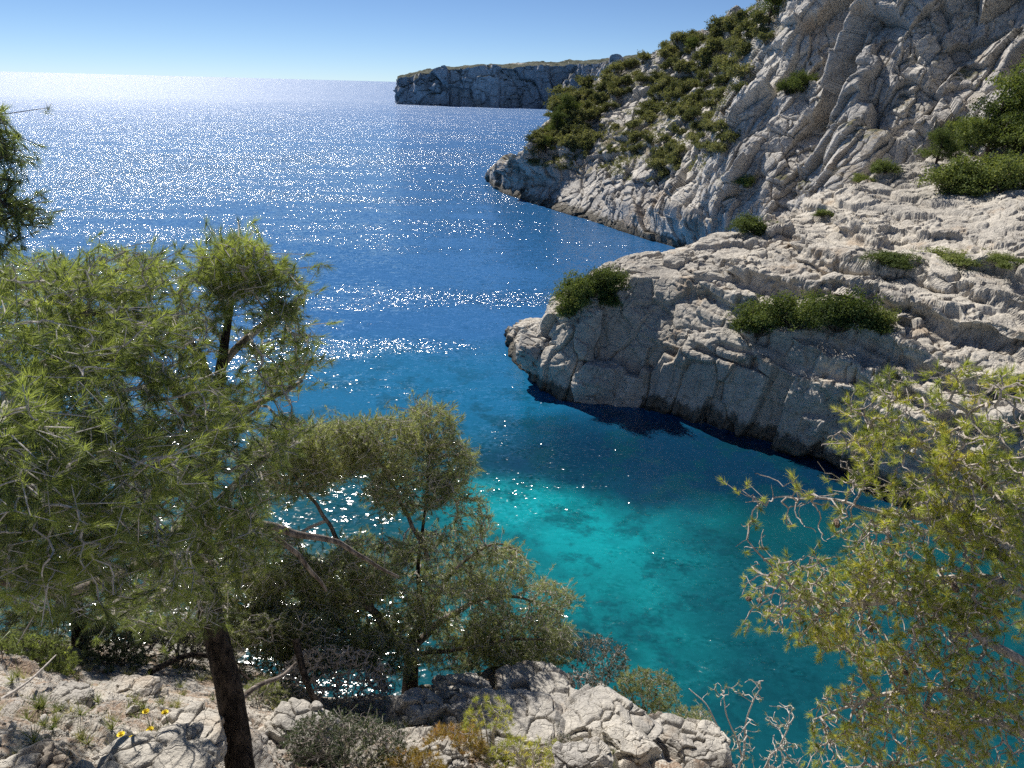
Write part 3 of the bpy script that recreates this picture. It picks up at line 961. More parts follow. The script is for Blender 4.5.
def bush_meshes(seed, R=1.0, Hh=0.8, nclump=120, k=30, leaf=0.12, lobes=6, crad=0.16):
    """a dome-shaped shrub: uneven lobes of leaf clumps over short stems; unit radius about 1"""
    rng = np.random.default_rng(seed)
    lc = np.stack([rng.uniform(-0.6, 0.6, lobes), rng.uniform(-0.6, 0.6, lobes), rng.uniform(0.15, 0.75, lobes) * Hh], 1) * R
    lr = rng.uniform(0.18, 0.52, lobes) * R
    i = rng.integers(0, lobes, nclump)
    d = unit(rng.normal(size=(nclump, 3)))
    d[:, 2] = np.abs(d[:, 2]) * 0.9 - 0.12
    C = lc[i] + d * (lr[i] * rng.uniform(0.55, 1.1, nclump))[:, None]
    C[:, 2] += (rng.random(nclump) < 0.18) * rng.uniform(0.05, 0.35, nclump) * R
    C[:, :2] *= (1 + (rng.random(nclump) < 0.15) * rng.uniform(0.1, 0.5, nclump))[:, None]
    C[:, 2] = np.maximum(C[:, 2], 0.02)
    tint = np.clip(rng.normal(0.42, 0.16, lobes)[i] + rng.normal(0, 0.12, nclump), 0, 1)
    V, F, t = leaves(C, tint, crad * R, k, leaf, rng)
    st = C[rng.integers(0, nclump, max(10, nclump // 8))]
    z = np.zeros((len(st), 3)); z[:, :2] = st[:, :2] * 0.12; z[:, 2] = -0.15
    mid = (z + st) / 2 + rng.normal(0, 0.06 * R, st.shape)
    A = np.concatenate([z, mid]); B = np.concatenate([mid, st])
    r = np.concatenate([np.full(len(st), 0.022), np.full(len(st), 0.014)]) * R
    V2, F2 = frusta(A, B, r, r * 0.6, 4)
    return (V, F, t), (V2, F2)


def bush_proto(name, seed, leafmat, stemmat, **kw):
    (V, F, t), (V2, F2) = bush_meshes(seed, **kw)
    root = empty(name, (0, 0, 0))
    mesh_obj("foliage", V, F, leafmat, root, tint=t)
    mesh_obj("stems", V2, F2, stemmat, root)
    return root


def place(proto, used, p, size, rz, label, cat, group=None, sz=None, name=None):
    """the first placement moves the prototype itself, later ones copy it with its parts"""
    if proto.name in used:
        r = proto.copy()
        COL.objects.link(r)
        for ch in proto.children:
            c = ch.copy()
            COL.objects.link(c)
            c.parent = r
    else:
        r = proto
        used.add(proto.name)
    r.location = p
    r.rotation_euler = (0, 0, rz)
    r.scale = (size, size, sz or size)
    for kk in ("label", "category", "group"):
        if kk in r: del r[kk]
    tag(r, label, cat, group)
    return r

# ------------------------------------------------------------------ shrubs and pines on the cliffs
rg = np.random.default_rng(11)
USED = set()
hill_protos = [bush_proto("shrub", 100 + k, LEAF_HILL, TWIG_DARK, nclump=70, k=26, leaf=0.16, lobes=5 + k % 3, crad=0.24) for k in range(5)]
HILL_LABEL = "dark green round shrub among the many scattered over the rocky slope across the water"


def on_hill(T, px, py, size, label=HILL_LABEL, group="shrubs scattered over the far slope", protos=None, sz=None, cat="shrub", sink=0.1):
    p, n = T.find(px, py)
    pr = (protos or hill_protos)[int(rg.integers(0, len(protos or hill_protos)))]
    return place(pr, USED, (p[0], p[1], p[2] - sink * size), size, rg.uniform(0, 6.28), label, cat, group, sz)


# regions of scrub on the far slope: px, py, rx, ry, count, size range
for (cx, cy, rx, ry, n, s0, s1) in [(560, 108, 18, 16, 16, 2.0, 3.6), (590, 100, 30, 22, 26, 1.8, 3.4), (560, 140, 34, 14, 22, 1.4, 2.8),
                                    (640, 80, 40, 22, 30, 1.6, 3.2), (700, 55, 38, 20, 30, 1.6, 3.2), (690, 100, 34, 26, 30, 1.5, 3.0),
                                    (745, 35, 24, 24, 18, 1.6, 3.0), (605, 140, 50, 20, 22, 1.0, 2.2), (665, 160, 16, 22, 18, 1.4, 2.6),
                                    (712, 140, 20, 16, 16, 1.3, 2.6), (600, 160, 50, 14, 12, 0.7, 1.4), (575, 125, 30, 26, 18, 2.2, 3.8), (660, 115, 40, 30, 16, 1.8, 3.2), (720, 60, 30, 40, 18, 1.8, 3.2)]:
    for _ in range(n):
        a, q = rg.uniform(0, 6.28), math.sqrt(rg.uniform(0, 1))
        on_hill(T_MID, cx + rx * q * math.cos(a), cy + ry * q * math.sin(a), rg.uniform(s0, s1), sz=None)


rg = np.random.default_rng(5)
big_protos = [bush_proto("shrub", 200 + k, LEAF_BUSH, TWIG_DARK, nclump=330, k=34, leaf=0.075, lobes=7 + k, crad=0.17) for k in range(4)]


def shrub_at(T, px, py, wpx, hk, label, i, group=None, cat="shrub", name=None, mat=None):
    """a shrub about wpx pixels wide, height ratio hk, standing on terrain T"""
    p, n = T.find(px, py)
    _, _, wz = project(p[None])
    R = wpx * 1.22 / 2 * wz[0] / FPX / 0.85
    hk *= 0.95
    return place(big_protos[i % 4], USED, (p[0], p[1], p[2] - 0.12 * R), R, rg.uniform(0, 6.28), label, cat, group, sz=R * hk)


for i, a in enumerate([
    (758, 231, 38, 0.75, "small dark green round shrub alone on the pale bare rock slope"),
    (823, 214, 19, 0.6, "tiny grey green shrub on the pale rock slope above the round dark shrub"),
    (572, 312, 34, 1.2, "lowest and leftmost shrub hanging over the tip of the rocky headland"),
    (588, 297, 38, 1.1, "middle shrub of the dense row hanging over the headland tip"),
    (606, 285, 36, 1.0, "highest shrub of the dense row hanging over the headland tip"),
    (612, 303, 22, 1.1, "greyish small shrub on the cliff face just below the dense row"),
    (759, 330, 46, 1.0, "left dark shrub growing on the shaded cliff face of the headland"),
    (800, 322, 48, 1.0, "second dark shrub from the left on the shaded cliff face"),
    (838, 322, 50, 1.2, "large dark shrub in the middle of the shaded cliff face"),
    (872, 325, 40, 0.9, "lighter green shrub at the right end of the row on the shaded cliff"),
    (893, 262, 40, 0.5, "low green shrub on the rock ledge left of the wide flat one"),
    (968, 260, 54, 0.35, "wide flat green shrub lining the rock ledge at the right"),
    (1004, 262, 36, 0.4, "flat green shrub at the far right end of the rock ledge"),
    (745, 185, 20, 0.9, "small green shrub clinging low on the grey cliff wall"),
    (790, 92, 24, 1.0, "green shrub in the cleft high on the grey cliff wall"),
    (802, 84, 20, 1.0, "upper of two green shrubs in the cleft high on the grey cliff wall"),
    (880, 166, 26, 0.7, "grey green scrub at the foot of the cliff on the ridge"),
    (860, 168, 18, 0.7, "small grey scrub left of the others at the foot of the cliff"),
    (955, 190, 50, 0.8, "left part shrub of the wide thicket throwing shade on the bare slope"),
    (985, 186, 56, 0.9, "broad bushy shrub in the middle of the thicket above the bare slope"),
    (1020, 186, 50, 1.0, "green shrub at the picture edge in the thicket above the bare slope"),
    (1010, 385, 30, 0.8, "grey shrub on the broken ledges behind the golden pine"),
]):
    T = T_MID if a[1] < 200 and a[0] < 830 else T_HEAD
    shrub_at(T, *a[:4], a[4], i)

# small pines below the high cliff
def pine_proto(name, seed, hgt=1.0):
    rng = np.random.default_rng(seed)
    root = empty(name, (0, 0, 0))
    top = np.array([rng.uniform(-.15, .15), rng.uniform(-.15, .15), 0.85]) * hgt
    P, R = smooth_path([np.array([0, 0, -0.15]), top * 0.4 + rng.normal(0, 0.03, 3), top], [0.04, 0.03, 0.01], 0.05)
    V, F = tube(P, R, 7)
    mesh_obj("trunk", V, F, BARK, root, smooth=True)
    C, tn, A, B = [], [], [], []
    for j in range(15):
        h = rng.uniform(0.25, 0.98)
        a = rng.uniform(0, 6.28)
        rr = rng.uniform(0.15, 0.42) * (1.25 - h * 0.8)
        c = top * h + np.array([math.cos(a) * rr, math.sin(a) * rr, rng.uniform(-0.02, 0.08)])
        A.append(top * max(h - 0.12, 0.1)); B.append(c)
        m = 26
        q = rng.normal(size=(m, 3)) * np.array([0.13, 0.13, 0.05]) + c
        C.append(q); tn.append(np.full(m, np.clip(rng.normal(0.55, 0.18), 0, 1)))
    V, F = frusta(np.array(A), np.array(B), np.full(15, 0.012), np.full(15, 0.006), 4)
    mesh_obj("limbs", V, F, BARK, root)
    V, F, t = leaves(np.concatenate(C), np.concatenate(tn), 0.07, 30, 0.035, rng)
    mesh_obj("crown", V, F, LEAF_BUSH, root, tint=t)
    return root


pines = [pine_proto("pine_tree", 300 + k) for k in range(3)]
for i, (px, py, hp, lab, T) in enumerate([
    (1012, 158, 100, "tallest light green pine below the high cliff at the picture edge", T_HEAD),
    (985, 158, 68, "green pine just left of the tallest one below the high cliff", T_HEAD),
    (958, 160, 48, "bushy small pine between the high cliff and the pale rock ridge", T_HEAD),
    (936, 163, 38, "lowest leftmost pine between the high cliff and the pale rock ridge", T_HEAD),
    (1035, 165, 90, "pine cut off by the picture edge below the high cliff", T_HEAD),
    (770, 22, 36, "dark pine at the top of the ridge against the sky", T_MID),
    (752, 30, 24, "small dark pine left of the taller one on the ridge against the sky", T_MID),
    (730, 36, 18, "slim small tree on the skyline of the scrubby ridge", T_MID),
    (690, 50, 14, "tiny tree on the skyline halfway along the scrubby ridge", T_MID),
    (556, 135, 26, "dark pine leaning over the sea at the lower end of the scrubby slope", T_MID),
    (568, 118, 26, "dark pine just above the one leaning over the sea", T_MID),
    (545, 152, 20, "lowest small pine near the shore end of the scrubby slope", T_MID),
]):
    p, n = T.find(px, py)
    _, _, wz = project(p[None])
    hgt = hp * wz[0] / FPX
    place(pines[i % 3], USED, (p[0], p[1], p[2] - 0.05 * hgt), hgt, rg.uniform(0, 6.28), lab, "pine tree", "small pines on the cliffs")

# ------------------------------------------------------------------ boulders
def cube_sphere(n):
    t = np.linspace(-1, 1, n)
    U, W = np.meshgrid(t, t, indexing='ij')
    U = np.tan(U * math.pi / 4); W = np.tan(W * math.pi / 4)
    o = np.ones_like(U)
    fs = [(o, U, W), (-o, W, U), (W, o, U), (U, -o, W), (U, W, o), (W, U, -o)]
    V, F = [], []
    for k, f in enumerate(fs):
        V.append(np.stack([a.ravel() for a in f], 1))
        F.append(grid_faces(n, n) + k * n * n)
    return unit(np.concatenate(V)), np.concatenate(F)


CS_V, CS_F = cube_sphere(60)


def boulder(px, py, wp, hp, label, seed, T=None, depth=0.8, mat=None, name="boulder", lean=0.0, n_pl=16, up=0.15, cat="rock", sc=1.0, rough=1.0):
    T = T or T_NEAR
    p, n = T.find(px, py)
    _, _, wz = project(p[None])
    rx, rz = wp / 2 * wz[0] / FPX, hp / 2 * wz[0] / FPX
    ry = rx * depth
    rng = np.random.default_rng(seed)
    pl = unit(rng.normal(size=(n_pl, 3)))
    h = rng.uniform(0.72, 1.0, n_pl)
    pl = np.concatenate([pl, [[0.1, 0.05, 0.99]]]); h = np.append(h, 0.7)
    dd = np.maximum(CS_V @ unit(pl).T, 0.02)
    rad = np.minimum((h / dd).min(1), 1.15)
    V = CS_V * rad[:, None] * np.array([rx, ry, rz])
    s = rx
    N = unit(CS_V / np.array([rx, ry, rz]))
    off = seed * 7.3
    d = blocks(V + off, (0.5 * s, 0.5 * s, 0.28 * s), 0.16 * s * rough, 0.5, 0.4, 0.05, seed) + 0.05 * s * rough * fbm(V / (0.3 * s) + off, 4, seed + 3)
    V = V + N * d[:, None]
    o = mesh_obj(name, V, CS_F, mat or ROCK_BOULDER, smooth=False)
    o.location = p + np.array([0, 0, up * rz])
    o.rotation_euler = (rng.uniform(-.15, .15), lean, rng.uniform(-.5, .5))
    tag(o, label, cat)
    return o


for a in [
    (532, 696, 100, 40, "broad pale flat topped boulder on the slope edge left of the sea", 1),
    (600, 728, 120, 50, "long pale slab of rock sloping down under the flat topped boulder", 2),
    (520, 728, 110, 40, "low layered slab under the flat topped boulder", 12),
    (418, 722, 64, 62, "grey boulder with a dark shaded triangular face", 3),
    (462, 694, 56, 34, "grey angular boulder beside the twisted pine trunk", 4),
    (472, 722, 74, 44, "bluish grey flat boulder between the triangular one and the pale slabs", 5),
    (300, 738, 80, 80, "tall brownish boulder right of the dark pine trunk", 6),
    (182, 742, 80, 50, "brownish cracked boulder left of the dark pine trunk", 7),
    (150, 778, 150, 26, "smooth pale slab at the bottom edge below the yellow flowers", 8),
    (20, 775, 90, 20, "pale ledge in the bottom corner beside the dry needles", 18),
    (685, 752, 76, 52, "pale boulder at the right end of the rocky edge above the sea", 9),
    (628, 755, 56, 60, "upright grey boulder with a shaded face near the end of the edge", 10),
    (195, 655, 96, 36, "shaded rock lying behind the pine trunk under the branches", 11),
    (135, 695, 54, 36, "squat rock behind the yellow flowers", 13),
    (580, 765, 60, 40, "rough grey boulder at the bottom edge below the long slab", 14),
    (440, 765, 60, 36, "small grey rock among yellow green seedlings at the bottom edge", 15),
    (75, 700, 46, 26, "yellowish flat stone lying on the dry needle floor", 16),
    (560, 712, 60, 26, "thin pale slab stacked right below the flat topped boulder", 17),
]:
    boulder(*a)
boulder(597, 385, 52, 74, "pointed grey rock pyramid at the waterline below the headland", 31, T=T_HEAD, n_pl=9, up=0.0, rough=0.6)
boulder(628, 392, 34, 50, "narrow pointed rock leaning against the pyramid rock at the waterline", 33, T=T_HEAD, n_pl=8, up=0.0, rough=0.6)
boulder(535, 352, 44, 44, "rounded tan rock at the low tip of the headland", 34, T=T_HEAD, up=0.0)

# ------------------------------------------------------------------ foreground trees
make_tree("pine_tree", at_r(244, 800, 4.75),
          [((247, 830, 4.7), .135), ((243, 800, 4.75), .115), ((237, 740, 4.9), .102), ((227, 680, 5.0), .093), ((213, 625, 5.1), .088), ((204, 580, 5.15), .08),
           ((201, 535, 5.1), .07), ((205, 480, 5.0), .055), ((214, 420, 4.9), .042), ((222, 360, 4.8), .03), ((232, 300, 4.8), .014)],
          [[((205, 585, 5.1), .05), ((165, 560, 4.9), .04), ((110, 580, 4.7), .03), ((50, 590, 4.4), .022), ((-30, 570, 4.2), .012)],
           [((203, 560, 5.1), .042), ((250, 526, 5.3), .034), ((310, 535, 5.5), .028), ((350, 550, 5.7), .02), ((398, 578, 5.9), .010)],
           [((250, 526, 5.3), .024), ((292, 548, 5.5), .02), ((325, 590, 5.6), .012)],
           [((204, 490, 5.0), .04), ((150, 455, 4.6), .03), ((80, 440, 4.2), .024), ((10, 450, 4.0), .014), ((-50, 440, 3.8), .01)],
           [((210, 440, 4.9), .036), ((165, 380, 4.5), .028), ((90, 355, 4.1), .022), ((10, 375, 3.9), .012), ((-50, 380, 3.8), .01)],
           [((217, 395, 4.9), .032), ((180, 330, 4.6), .026), ((110, 312, 4.4), .02), ((45, 330, 4.2), .012)],
           [((220, 372, 4.8), .026), ((255, 330, 4.9), .02), ((300, 312, 5.1), .010)],
           [((212, 430, 4.9), .028), ((262, 400, 5.0), .02), ((300, 380, 5.2), .012)],
           [((203, 515, 5.0), .03), ((250, 470, 4.9), .022), ((290, 440, 5.0), .012)],
           [((232, 706, 4.95), .024), ((252, 688, 5.1), .02), ((275, 678, 5.2), .016), ((296, 662, 5.3), .008)]],
          [(235, 268, 38, 30, 4.5, 5.0, 2.4), (205, 300, 35, 25, 4.4, 5.0), (280, 290, 28, 22, 4.6, 5.0, 1.4), (120, 275, 45, 26, 4.0, 5.0, 1.5), (40, 285, 50, 26, 3.8, 5.0, 1.3), (160, 340, 60, 30, 3.9, 5.2),
           (280, 350, 36, 38, 4.6, 5.3, 1.2), (30, 350, 60, 40, 3.5, 5.0), (110, 330, 60, 25, 3.5, 5.0), (70, 400, 60, 40, 3.3, 5.0), (180, 410, 60, 45, 3.6, 5.2), (260, 420, 50, 42, 4.4, 5.4, .9), (20, 450, 60, 45, 2.9, 4.0),
           (120, 480, 70, 45, 3.1, 4.2, .7), (220, 500, 50, 45, 4.0, 5.2, .8), (40, 540, 70, 45, 2.9, 3.7, .7), (140, 565, 60, 36, 3.3, 4.2, .6), (215, 545, 50, 40, 4.2, 4.9, 1.3), (170, 610, 60, 24, 4.2, 5.2, .8), (60, 600, 60, 18, 3.0, 3.6, .35)],
          1700, 41, LEAF_PINE, TWIG_PALE, "large dark trunked pine with long green needles leaning over the slope on the left", "pine tree",
          L=0.074, k=56, width=0.0028, stem=0.085, limbmat=LIMB, step=0.1, twig_r=0.0030, dead=1300, tint_mu=0.42, extra=2, sub=0.09)

make_tree("pine_tree", at_r(410, 700, 9.3),
          [((412, 715, 9.2), .16), ((410, 690, 9.3), .13), ((411, 665, 9.35), .11), ((410, 645, 9.4), .09), ((422, 615, 9.5), .045), ((418, 570, 9.6), .03), ((425, 510, 9.7), .02), ((430, 450, 9.7), .01)],
          [[((410, 650, 9.4), .08), ((390, 632, 9.3), .065), ((372, 610, 9.2), .055), ((335, 600, 9.1), .04), ((300, 612, 9.0), .03), ((262, 620, 8.9), .015)],
           [((372, 610, 9.2), .045), ((350, 560, 9.3), .035), ((320, 510, 9.4), .025), ((290, 470, 9.5), .014)],
           [((412, 648, 9.4), .07), ((440, 622, 9.6), .05), ((480, 600, 9.9), .035), ((530, 600, 10.3), .02), ((560, 612, 10.5), .01)],
           [((425, 615, 9.5), .045), ((455, 570, 9.8), .03), ((490, 545, 10.0), .02), ((520, 550, 10.2), .01)],
           [((428, 560, 9.6), .035), ((400, 500, 9.6), .025), ((370, 450, 9.6), .012)],
           [((385, 690, 9.0), .06), ((372, 668, 9.0), .055), ((345, 648, 8.9), .045), ((322, 640, 8.8), .03), ((290, 640, 8.7), .015)],
           [((412, 655, 9.3), .04), ((455, 650, 9.3), .03), ((510, 640, 9.5), .02), ((550, 640, 9.8), .01)]],
          [(430, 425, 26, 24, 9.2, 10.2, 1.1), (380, 445, 44, 28, 9.0, 10.2, 1.2), (330, 450, 50, 28, 9.0, 10.2, 1.4), (290, 465, 46, 30, 9.0, 10.0, 1.3), (448, 465, 24, 28, 9.3, 10.3, 1.2), (410, 490, 46, 22, 9.0, 10.2, 1.1),
           (340, 580, 50, 28, 8.6, 10.0, 1.2), (300, 600, 44, 40, 8.6, 9.8, 1.3), (430, 555, 36, 26, 9.0, 10.4, .8), (495, 570, 34, 26, 9.6, 10.6), (545, 600, 26, 20, 9.8, 10.8), (460, 610, 50, 32, 9.0, 10.4),
           (520, 638, 56, 24, 9.2, 10.6, 1.3), (380, 610, 50, 26, 8.8, 10.0, 1.0), (330, 645, 60, 24, 8.4, 9.4, 1.2), (370, 560, 40, 26, 8.8, 10.0, .9), (385, 655, 40, 20, 8.5, 9.2, .9), (470, 655, 50, 16, 9.0, 9.8, .8), (470, 520, 20, 26, 9.4, 10.2, .8), (270, 560, 34, 34, 8.8, 9.6, .7), (280, 630, 40, 26, 8.6, 9.4, .8), (250, 600, 30, 40, 8.6, 9.4, .7)],
          6000, 42, LEAF_DRY, TWIG_PALE, "twisted olive green pine with several stems growing at the slope edge in the middle", "pine tree",
          L=0.085, k=28, width=0.0060, stem=0.12, limbmat=LIMB, twig_r=0.0036, dead=2200, tint_mu=0.6, extra=2, sub=0.12, step=0.22)

make_tree("pine_tree", at_r(1150, 900, 7.0),
          [((1150, 920, 7.0), .13), ((1140, 820, 6.9), .11), ((1110, 720, 6.7), .09), ((1085, 640, 6.6), .07), ((1060, 560, 6.6), .05), ((1040, 480, 6.6), .03), ((1020, 420, 6.6), .012)],
          [[((1085, 640, 6.6), .05), ((1020, 590, 6.4), .04), ((950, 578, 6.2), .032), ((880, 600, 6.0), .024), ((820, 600, 5.9), .016), ((775, 570, 5.8), .009), ((748, 540, 5.8), .006)],
           [((1070, 590, 6.6), .045), ((1000, 545, 6.3), .03), ((920, 520, 6.2), .02), ((850, 505, 6.1), .012), ((800, 500, 6.0), .007)],
           [((1055, 540, 6.6), .04), ((990, 490, 6.3), .028), ((930, 450, 6.2), .02), ((870, 420, 6.2), .01)],
           [((1110, 720, 6.7), .05), ((1040, 670, 6.4), .04), ((985, 640, 6.2), .03), ((960, 612, 6.1), .02), ((900, 600, 6.0), .012)],
           [((1135, 800, 6.9), .05), ((1050, 745, 6.5), .036), ((990, 700, 6.2), .028), ((920, 690, 6.0), .02), ((850, 705, 5.9), .012), ((815, 720, 5.9), .006)],
           [((1050, 745, 6.5), .03), ((980, 720, 6.2), .024), ((930, 760, 6.0), .014), ((880, 770, 5.9), .008)],
           [((1045, 500, 6.6), .03), ((1000, 440, 6.5), .02), ((950, 400, 6.4), .010)],
           [((1140, 850, 6.9), .05), ((1060, 830, 6.5), .035), ((960, 800, 6.0), .02), ((880, 790, 5.7), .01)]],
          [(975, 385, 44, 20, 6.0, 7.0, 1.0), (905, 385, 34, 18, 6.0, 6.8, 1.0), (865, 405, 30, 18, 6.0, 6.6, 1.0), (1010, 400, 40, 28, 5.8, 7.0), (845, 455, 30, 30, 5.9, 6.5, .5), (925, 430, 50, 34, 5.8, 6.8, 1.1), (990, 460, 50, 40, 5.6, 7.0, .8),
           (765, 490, 34, 18, 5.7, 6.1, .55), (750, 545, 16, 40, 5.7, 6.1, .35), (820, 520, 36, 30, 5.7, 6.4, .5), (775, 590, 34, 34, 5.6, 6.2, .7), (880, 520, 50, 40, 5.7, 6.6, .35), (960, 540, 60, 40, 5.6, 6.8, .25), (840, 590, 40, 30, 5.6, 6.4, .4),
           (760, 625, 18, 16, 5.6, 6.0, .5), (900, 650, 60, 24, 5.6, 6.6, .3), (990, 620, 50, 40, 5.6, 6.8, .3), (840, 720, 34, 34, 5.6, 6.2, 1.1), (900, 735, 60, 34, 5.4, 6.4, 1.1), (985, 730, 50, 44, 5.4, 6.6, 1.0), (820, 770, 26, 20, 5.6, 6.2, .6), (930, 700, 60, 20, 5.4, 6.4, .9)],
          1350, 43, LEAF_GOLD, TWIG_MID, "pine with golden green needle tufts and many bare pale twigs on the right", "pine tree", barkmat=TWIG,
          L=0.075, k=56, width=0.0036, stem=0.06, lo=12, hi=70, twig_r=0.0034, dead=3800,
          deadblobs=[(940, 560, 90, 60, 5.6, 6.8), (900, 610, 110, 50, 5.6, 6.6), (980, 500, 60, 50, 5.8, 6.8), (820, 600, 60, 50, 5.7, 6.3, .5), (940, 690, 100, 40, 5.5, 6.5, .7), (900, 750, 90, 30, 5.4, 6.4, .4), (900, 460, 60, 40, 5.9, 6.6, .6)],
          tint_mu=0.5, extra=1, sub=0.07, step=0.075, pw=0.36)

make_tree("pine_tree", at_r(70, 690, 9.0),
          [((70, 700, 8.6), .12), ((80, 640, 9.0), .09), ((70, 570, 9.2), .06), ((60, 500, 9.4), .03)],
          [[((78, 650, 9.0), .06), ((130, 600, 9.0), .04), ((190, 590, 9.1), .03), ((250, 610, 9.2), .015)],
           [((74, 600, 9.1), .05), ((120, 540, 9.2), .03), ((170, 500, 9.3), .015)],
           [((74, 610, 9.1), .05), ((20, 580, 9.0), .03), ((-60, 560, 9.0), .015)]],
          [(30, 500, 60, 40, 8.8, 10), (110, 500, 50, 40, 8.8, 10), (30, 580, 60, 40, 8.6, 9.8), (120, 580, 60, 36, 8.6, 9.8), (190, 560, 44, 40, 8.8, 9.8), (240, 600, 44, 34, 8.6, 9.6), (180, 620, 60, 22, 8.8, 9.6), (60, 630, 70, 18, 8.8, 9.6), (-60, 560, 50, 70, 8.8, 10)],
          1900, 46, LEAF_DRY, TWIG_PALE, "bushy olive pine filling the space behind the dark trunked one on the left", "pine tree",
          L=0.085, k=24, width=0.0060, stem=0.12, limbmat=LIMB, twig_r=0.0036, dead=900, tint_mu=0.5, extra=2, sub=0.12, step=0.22)

make_tree("pine_tree", at_r(-180, 700, 7.0),
          [((-170, 720, 7.0), .14), ((-150, 500, 6.8), .11), ((-120, 300, 6.6), .08), ((-100, 120, 6.5), .04), ((-90, 0, 6.4), .02)],
          [[((-112, 250, 6.5), .03), ((-60, 215, 6.3), .02), ((-20, 225, 6.2), .012), ((15, 215, 6.1), .006)],
           [((-105, 180, 6.5), .03), ((-50, 130, 6.3), .02), ((-15, 120, 6.2), .01), ((4, 135, 6.1), .005)],
           [((-120, 300, 6.5), .03), ((-60, 265, 6.3), .016), ((-10, 260, 6.2), .008), ((20, 235, 6.1), .005)]],
          [(-2, 125, 10, 20, 5.9, 6.3, 1.2), (4, 155, 12, 16, 5.9, 6.3), (2, 190, 12, 18, 5.9, 6.3), (24, 212, 15, 14, 5.9, 6.3, 1.4), (2, 235, 16, 20, 5.9, 6.3), (12, 262, 14, 12, 5.9, 6.3, .6), (-40, 180, 30, 80, 5.8, 6.8, .5)],
          170, 44, LEAF_PINE, TWIG_DARK, "dark pine branch tips hanging into view at the upper left edge over the sea", "pine tree", barkmat=BARK,
          L=0.075, k=50, width=0.003, stem=0.09, twig_r=0.003, dead=60, tint_mu=0.02, extra=2, sub=0.08, upbias=-0.1)

make_tree("pine_sapling", at_r(735, 800, 8.0), None,
          [[((735, 812, 8.0), .02), ((728, 760, 8.2), .014), ((712, 715, 8.3), .010), ((690, 688, 8.4), .005)],
           [((735, 812, 8.0), .02), ((742, 760, 8.2), .014), ((748, 715, 8.3), .009), ((762, 688, 8.4), .005)],
           [((738, 812, 8.0), .02), ((765, 770, 8.2), .014), ((785, 735, 8.3), .009), ((790, 712, 8.4), .005)],
           [((742, 760, 8.2), .012), ((728, 715, 8.3), .008), ((722, 690, 8.4), .005)]],
          [(755, 690, 22, 12, 8.1, 8.6), (722, 695, 16, 14, 8.1, 8.6, .5), (780, 715, 16, 14, 8.1, 8.6), (760, 740, 30, 20, 8.0, 8.6), (720, 750, 30, 20, 7.9, 8.4), (785, 755, 20, 16, 8, 8.5), (770, 775, 40, 14, 8, 8.5)],
          150, 45, LEAF_DRY, TWIG_PALE, "small half bare pine sapling with pale forking twigs at the rocky edge", "pine sapling", barkmat=TWIG_PALE,
          L=0.06, k=18, width=0.004, stem=0.05, twig_r=0.0042, dead=160, tint_mu=0.5, extra=0, step=0.12, pw=0.33)

LEAF_ORANGE = foliage_material("orange_leaves", (0.16, 0.13, 0.03), (0.34, 0.24, 0.05), (0.48, 0.25, 0.08), 0.4)
LEAF_DARK = foliage_material("dark_leaves", (0.03, 0.05, 0.025), (0.07, 0.105, 0.05), (0.17, 0.21, 0.12), 0.3)


def near_shrub(px, py, rx, ry, r, n, leafmat, twigmat, label, seed, L=0.05, k=22, width=0.006, dead=0, tint=0.45, cat="shrub", extra=1, sub=0.05,
               twig_r=0.0022, up=0.7, depth=0.5, name="shrub", stem=0.04):
    rng = np.random.default_rng(seed)
    b = (px, py + ry * 1.05, r)
    limbs = []
    for j in range(5):
        q = rng.uniform(-0.7, 0.7)
        limbs.append([((px + q * rx * 0.2, b[1], r), 0.010), ((px + q * rx * 0.6, py + ry * 0.2, r + rng.uniform(-.2, .2)), 0.007),
                      ((px + q * rx, py - ry * rng.uniform(0.3, 0.7), r + rng.uniform(-.3, .3)), 0.003)])
    return make_tree(name, at_r(*b), None, limbs, [(px, py, rx, ry, r - depth / 2, r + depth / 2), (px - rx * .3, py - ry * .35, rx * .55, ry * .55, r - depth / 2, r + depth / 2), (px + rx * .4, py + ry * .1, rx * .5, ry * .7, r - depth / 2, r + depth / 2)],
                     n, seed, leafmat, twigmat, label, cat, None, twigmat, L=L, k=k, width=width, stem=stem, lo=20, hi=80, twig_r=twig_r, dead=dead,
                     step=0.08, rough=0.0, upbias=up, tint_mu=tint, extra=extra, sub=sub)


near_shrub(28, 662, 50, 28, 7.6, 420, LEAF_PINE, TWIG_DARK, "green leafy shrub at the left edge above the pale bare ground", 61)
near_shrub(112, 655, 32, 38, 8.0, 420, LEAF_DARK, TWIG_DARK, "dark green upright shrub behind the yellow flowers", 62, tint=0.35)
near_shrub(345, 744, 62, 34, 5.7, 700, LEAF_DARK, TWIG, "dense dark grey green shrub at the bottom edge between trunk and triangular boulder", 63, L=0.03, k=20, tint=0.5, dead=150)
near_shrub(336, 684, 62, 40, 7.8, 120, LEAF_GREY, TWIG, "leafless brown twiggy brush between the dark trunk and the twisted pine", 64, dead=1600, L=0.02, k=10, twig_r=0.0042)
near_shrub(285, 648, 60, 38, 8.3, 700, LEAF_DRY, TWIG_PALE, "loose pale olive shrub filling the gap between the dark trunk and the twisted pine", 77, L=0.06, dead=400, twig_r=0.003)
near_shrub(180, 640, 60, 24, 8.6, 350, LEAF_GREY, TWIG, "grey tangled shrub behind the dark trunk under its lowest branches", 78, L=0.05, dead=500, twig_r=0.003)
near_shrub(600, 660, 30, 26, 10.2, 300, LEAF_GREY, TWIG, "rounded grey shrub on the slope edge right of the twisted pine", 65, L=0.05, dead=250)
near_shrub(580, 692, 28, 22, 8.9, 60, LEAF_GREY, TWIG_PALE, "dry pale twigged bush behind the broad flat topped boulder", 66, dead=350, twig_r=0.0035)
